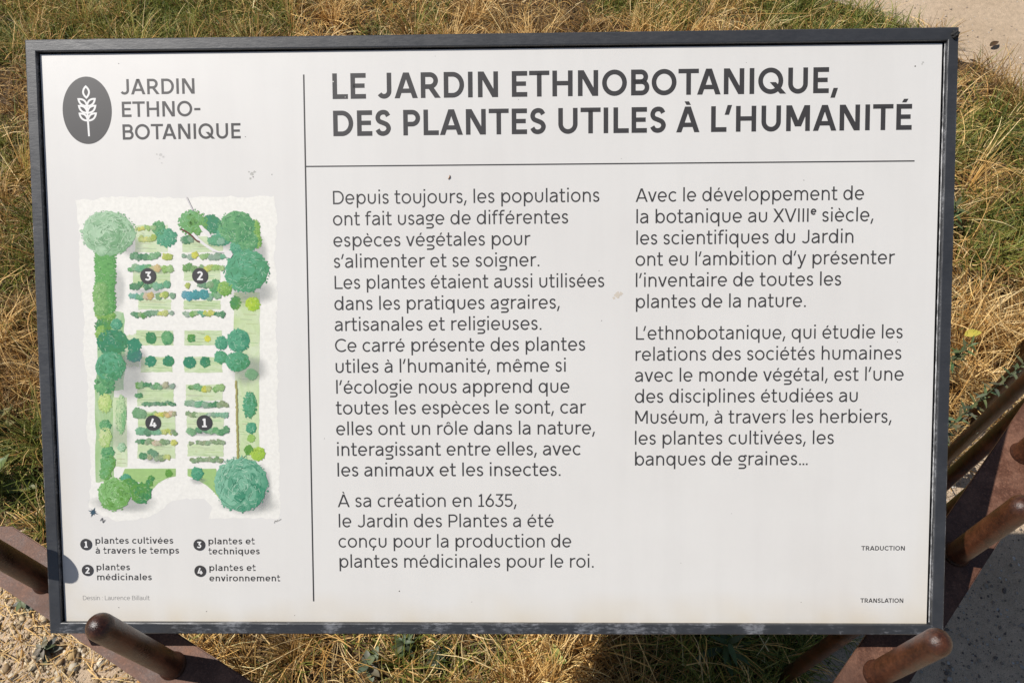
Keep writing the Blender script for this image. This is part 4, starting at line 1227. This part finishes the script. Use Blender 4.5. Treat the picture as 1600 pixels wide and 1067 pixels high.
# ------------------------------------------------------------------ weeds and fallen leaves
def leaf_geo(base, direction, up, L, Wd, droop, col, fold=0.25, lobes=0):
    d, u = Vector(direction).normalized(), Vector(up).normalized(); s = d.cross(u).normalized(); u = s.cross(d)
    n = 9; V, C, F = [], [], []
    for k in range(n + 1):
        t = k / n
        w_ = Wd / 2 * (math.sin(math.pi * t ** 0.75) ** 0.8 if 0 < t < 1 else 0.04)
        if lobes: w_ *= 0.62 + 0.38 * abs(math.sin(lobes * math.pi * t))
        c = Vector(base) + d * (L * t) - u * (droop * L * t * t)
        for q_ in (-1, 0, 1):
            V.append(c + s * (w_ * q_) + u * (fold * w_ * abs(q_)))
            C.append(tuple(x_ * (1.12 if q_ == 0 else 1.0) * rnd.uniform(.9, 1.1) for x_ in col))
    for k in range(n):
        for q_ in (0, 1):
            i = k * 3 + q_; F.append((i, i + 1, i + 4, i + 3))
    return V, F, C
def weed(name, loc, label, cat, n, L, Wd, col, height, lobes=0, lean=(0, 0), spread=(0.15, 0.9), group=None):
    t = thing(name, loc, label, cat, group)
    # stem
    top = Vector((lean[0], lean[1], height)); V, F = [], []
    m = 8
    for k in range(m + 1):
        s = k / m; c = Vector((top.x * s * s, top.y * s * s, top.z * s)) ; r = 0.0022 * (1 - .6 * s)
        for i in range(6): V.append(c + Vector((r * math.cos(i * 1.047), r * math.sin(i * 1.047), 0)))
    for k in range(m):
        for i in range(6): F.append((k * 6 + i, k * 6 + (i + 1) % 6, (k + 1) * 6 + (i + 1) % 6, (k + 1) * 6 + i))
    from_lists("stem", V, F, M_leaf, t, [tuple(x_ * .8 for x_ in col)] * len(V), True)
    for k in range(n):
        s = 0.12 + 0.88 * (k + .5) / n
        c = Vector((top.x * s * s, top.y * s * s, top.z * s)); a = k * 2.4 + rnd.uniform(-.3, .3)
        e = rnd.uniform(*spread)
        sz = (1.05 - .45 * s) * rnd.uniform(.8, 1.15)
        V, F, C = leaf_geo(c, (math.cos(a) * math.cos(e), math.sin(a) * math.cos(e), math.sin(e)), (0, 0, 1), L * sz, Wd * sz, rnd.uniform(.1, .45), tuple(x_ * rnd.uniform(.8, 1.2) for x_ in col), lobes=lobes)
        from_lists("leaf", V, F, M_leaf, t, C, True)
    return t
GG, SG, DGR = (0.10, 0.13, 0.055), (0.125, 0.15, 0.080), (0.06, 0.085, 0.03)
weed("weed", (-0.30, 0.30, 0), "low weed with rounded grey green leaves below the sign's lower edge", "weed", 9, 0.040, 0.022, (0.12, 0.125, 0.07), 0.05)
weed("weed", (-1.14, 0.66, 0), "dark weed with broad pointed leaves left of the sign above the rusty rail", "weed", 10, 0.085, 0.030, (0.10, 0.13, 0.045), 0.10)
weed("weed", (-1.20, 0.80, 0), "olive weed with wide leaves at the left edge among the dry grass", "weed", 8, 0.07, 0.028, (0.13, 0.13, 0.05), 0.08)
weed("weed", (-1.00, 0.42, 0), "grey leaved weed growing in the gravel beside the bent rail", "weed", 12, 0.030, 0.014, (0.11, 0.11, 0.065), 0.03, spread=(-.1, .5))
weed("weed", (-0.93, 0.33, 0), "small weed with dull leaves lowest in the gravel at the left", "weed", 13, 0.030, 0.013, (0.105, 0.10, 0.06), 0.03, spread=(-.1, .5))
weed("weed", (-0.78, 0.37, 0), "dark green weed in the gravel under the sign's lower left corner", "weed", 10, 0.026, 0.012, (0.075, 0.08, 0.045), 0.03, spread=(-.1, .5))
weed("weed", (0.05, 0.31, 0), "yellow green weed with round leaves in the sunlit straw below the sign", "weed", 7, 0.035, 0.024, (0.26, 0.27, 0.07), 0.05)
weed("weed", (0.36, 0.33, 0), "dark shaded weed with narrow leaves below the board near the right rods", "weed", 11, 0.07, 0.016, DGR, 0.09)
weed("mugwort", (0.80, 0.70, 0), "silvery green mugwort sprig leaning over the rusty rods at the right", "plant", 64, 0.034, 0.010, (0.10, 0.12, 0.06), 0.40, lobes=4, lean=(0.075, 0.035), spread=(-.1, .9))
weed("mugwort", (0.90, 0.90, 0), "bushy green mugwort beside the board's right edge behind the rods", "plant", 46, 0.036, 0.011, (0.085, 0.105, 0.04), 0.15, lobes=4, lean=(0.05, 0.03), spread=(-.1, .9))
weed("weed", (1.06, 1.36, 0), "dark leafy weed in the straw at the right edge of the board", "weed", 22, 0.06, 0.016, (0.07, 0.095, 0.035), 0.11, lobes=3)
weed("weed", (-0.17, 0.315, 0), "dark leafy weed added to darken the gap in the straw below the sign", "weed", 30, 0.036, 0.013, (0.04, 0.05, 0.018), 0.05, spread=(-.1, .6))  # added clump, its near-black green stands in for shade on the straw
weed("weed", (-0.235, 0.335, 0), "deep green weed partly under the sign's lower edge next to the grey leaved one", "weed", 22, 0.036, 0.012, (0.05, 0.065, 0.022), 0.06, spread=(-.1, .7))  # added beside the clump above, deep toned to darken the same strip
def fallen(loc, L, Wd, az, col, label):
    V, F, C = leaf_geo((0, 0, 0.004), (math.cos(az), math.sin(az), 0.12), (0, 0, 1), L, Wd, .12, col, .45)
    o = from_lists("fallen_leaf", V, F, M_leaf, None, C, True); o.location = loc
    return tag(o, label, "leaf")
fallen((1.425, 2.10, .006), .042, .017, .6, (.075, .045, .022), "largest dark brown dead leaf on the sandy path behind the sign")
fallen((1.36, 2.02, .006), .026, .014, 2.2, (.06, .04, .025), "small dark dead leaf on the path nearest the frame's top right corner")
fallen((0.985, 0.995, .075), .042, .020, 0.2, (.46, .40, .07), "yellow leaf caught on the straw right of the board")
fallen((-0.99, 0.50, .02), .065, .022, .3, (.30, .21, .10), "dry tan leaf beside the rail at the left")
fallen((-0.62, 0.31, .012), .04, .02, 2.6, (.030, .026, .024), "blackish curled leaf on the gravel beneath the left rail")
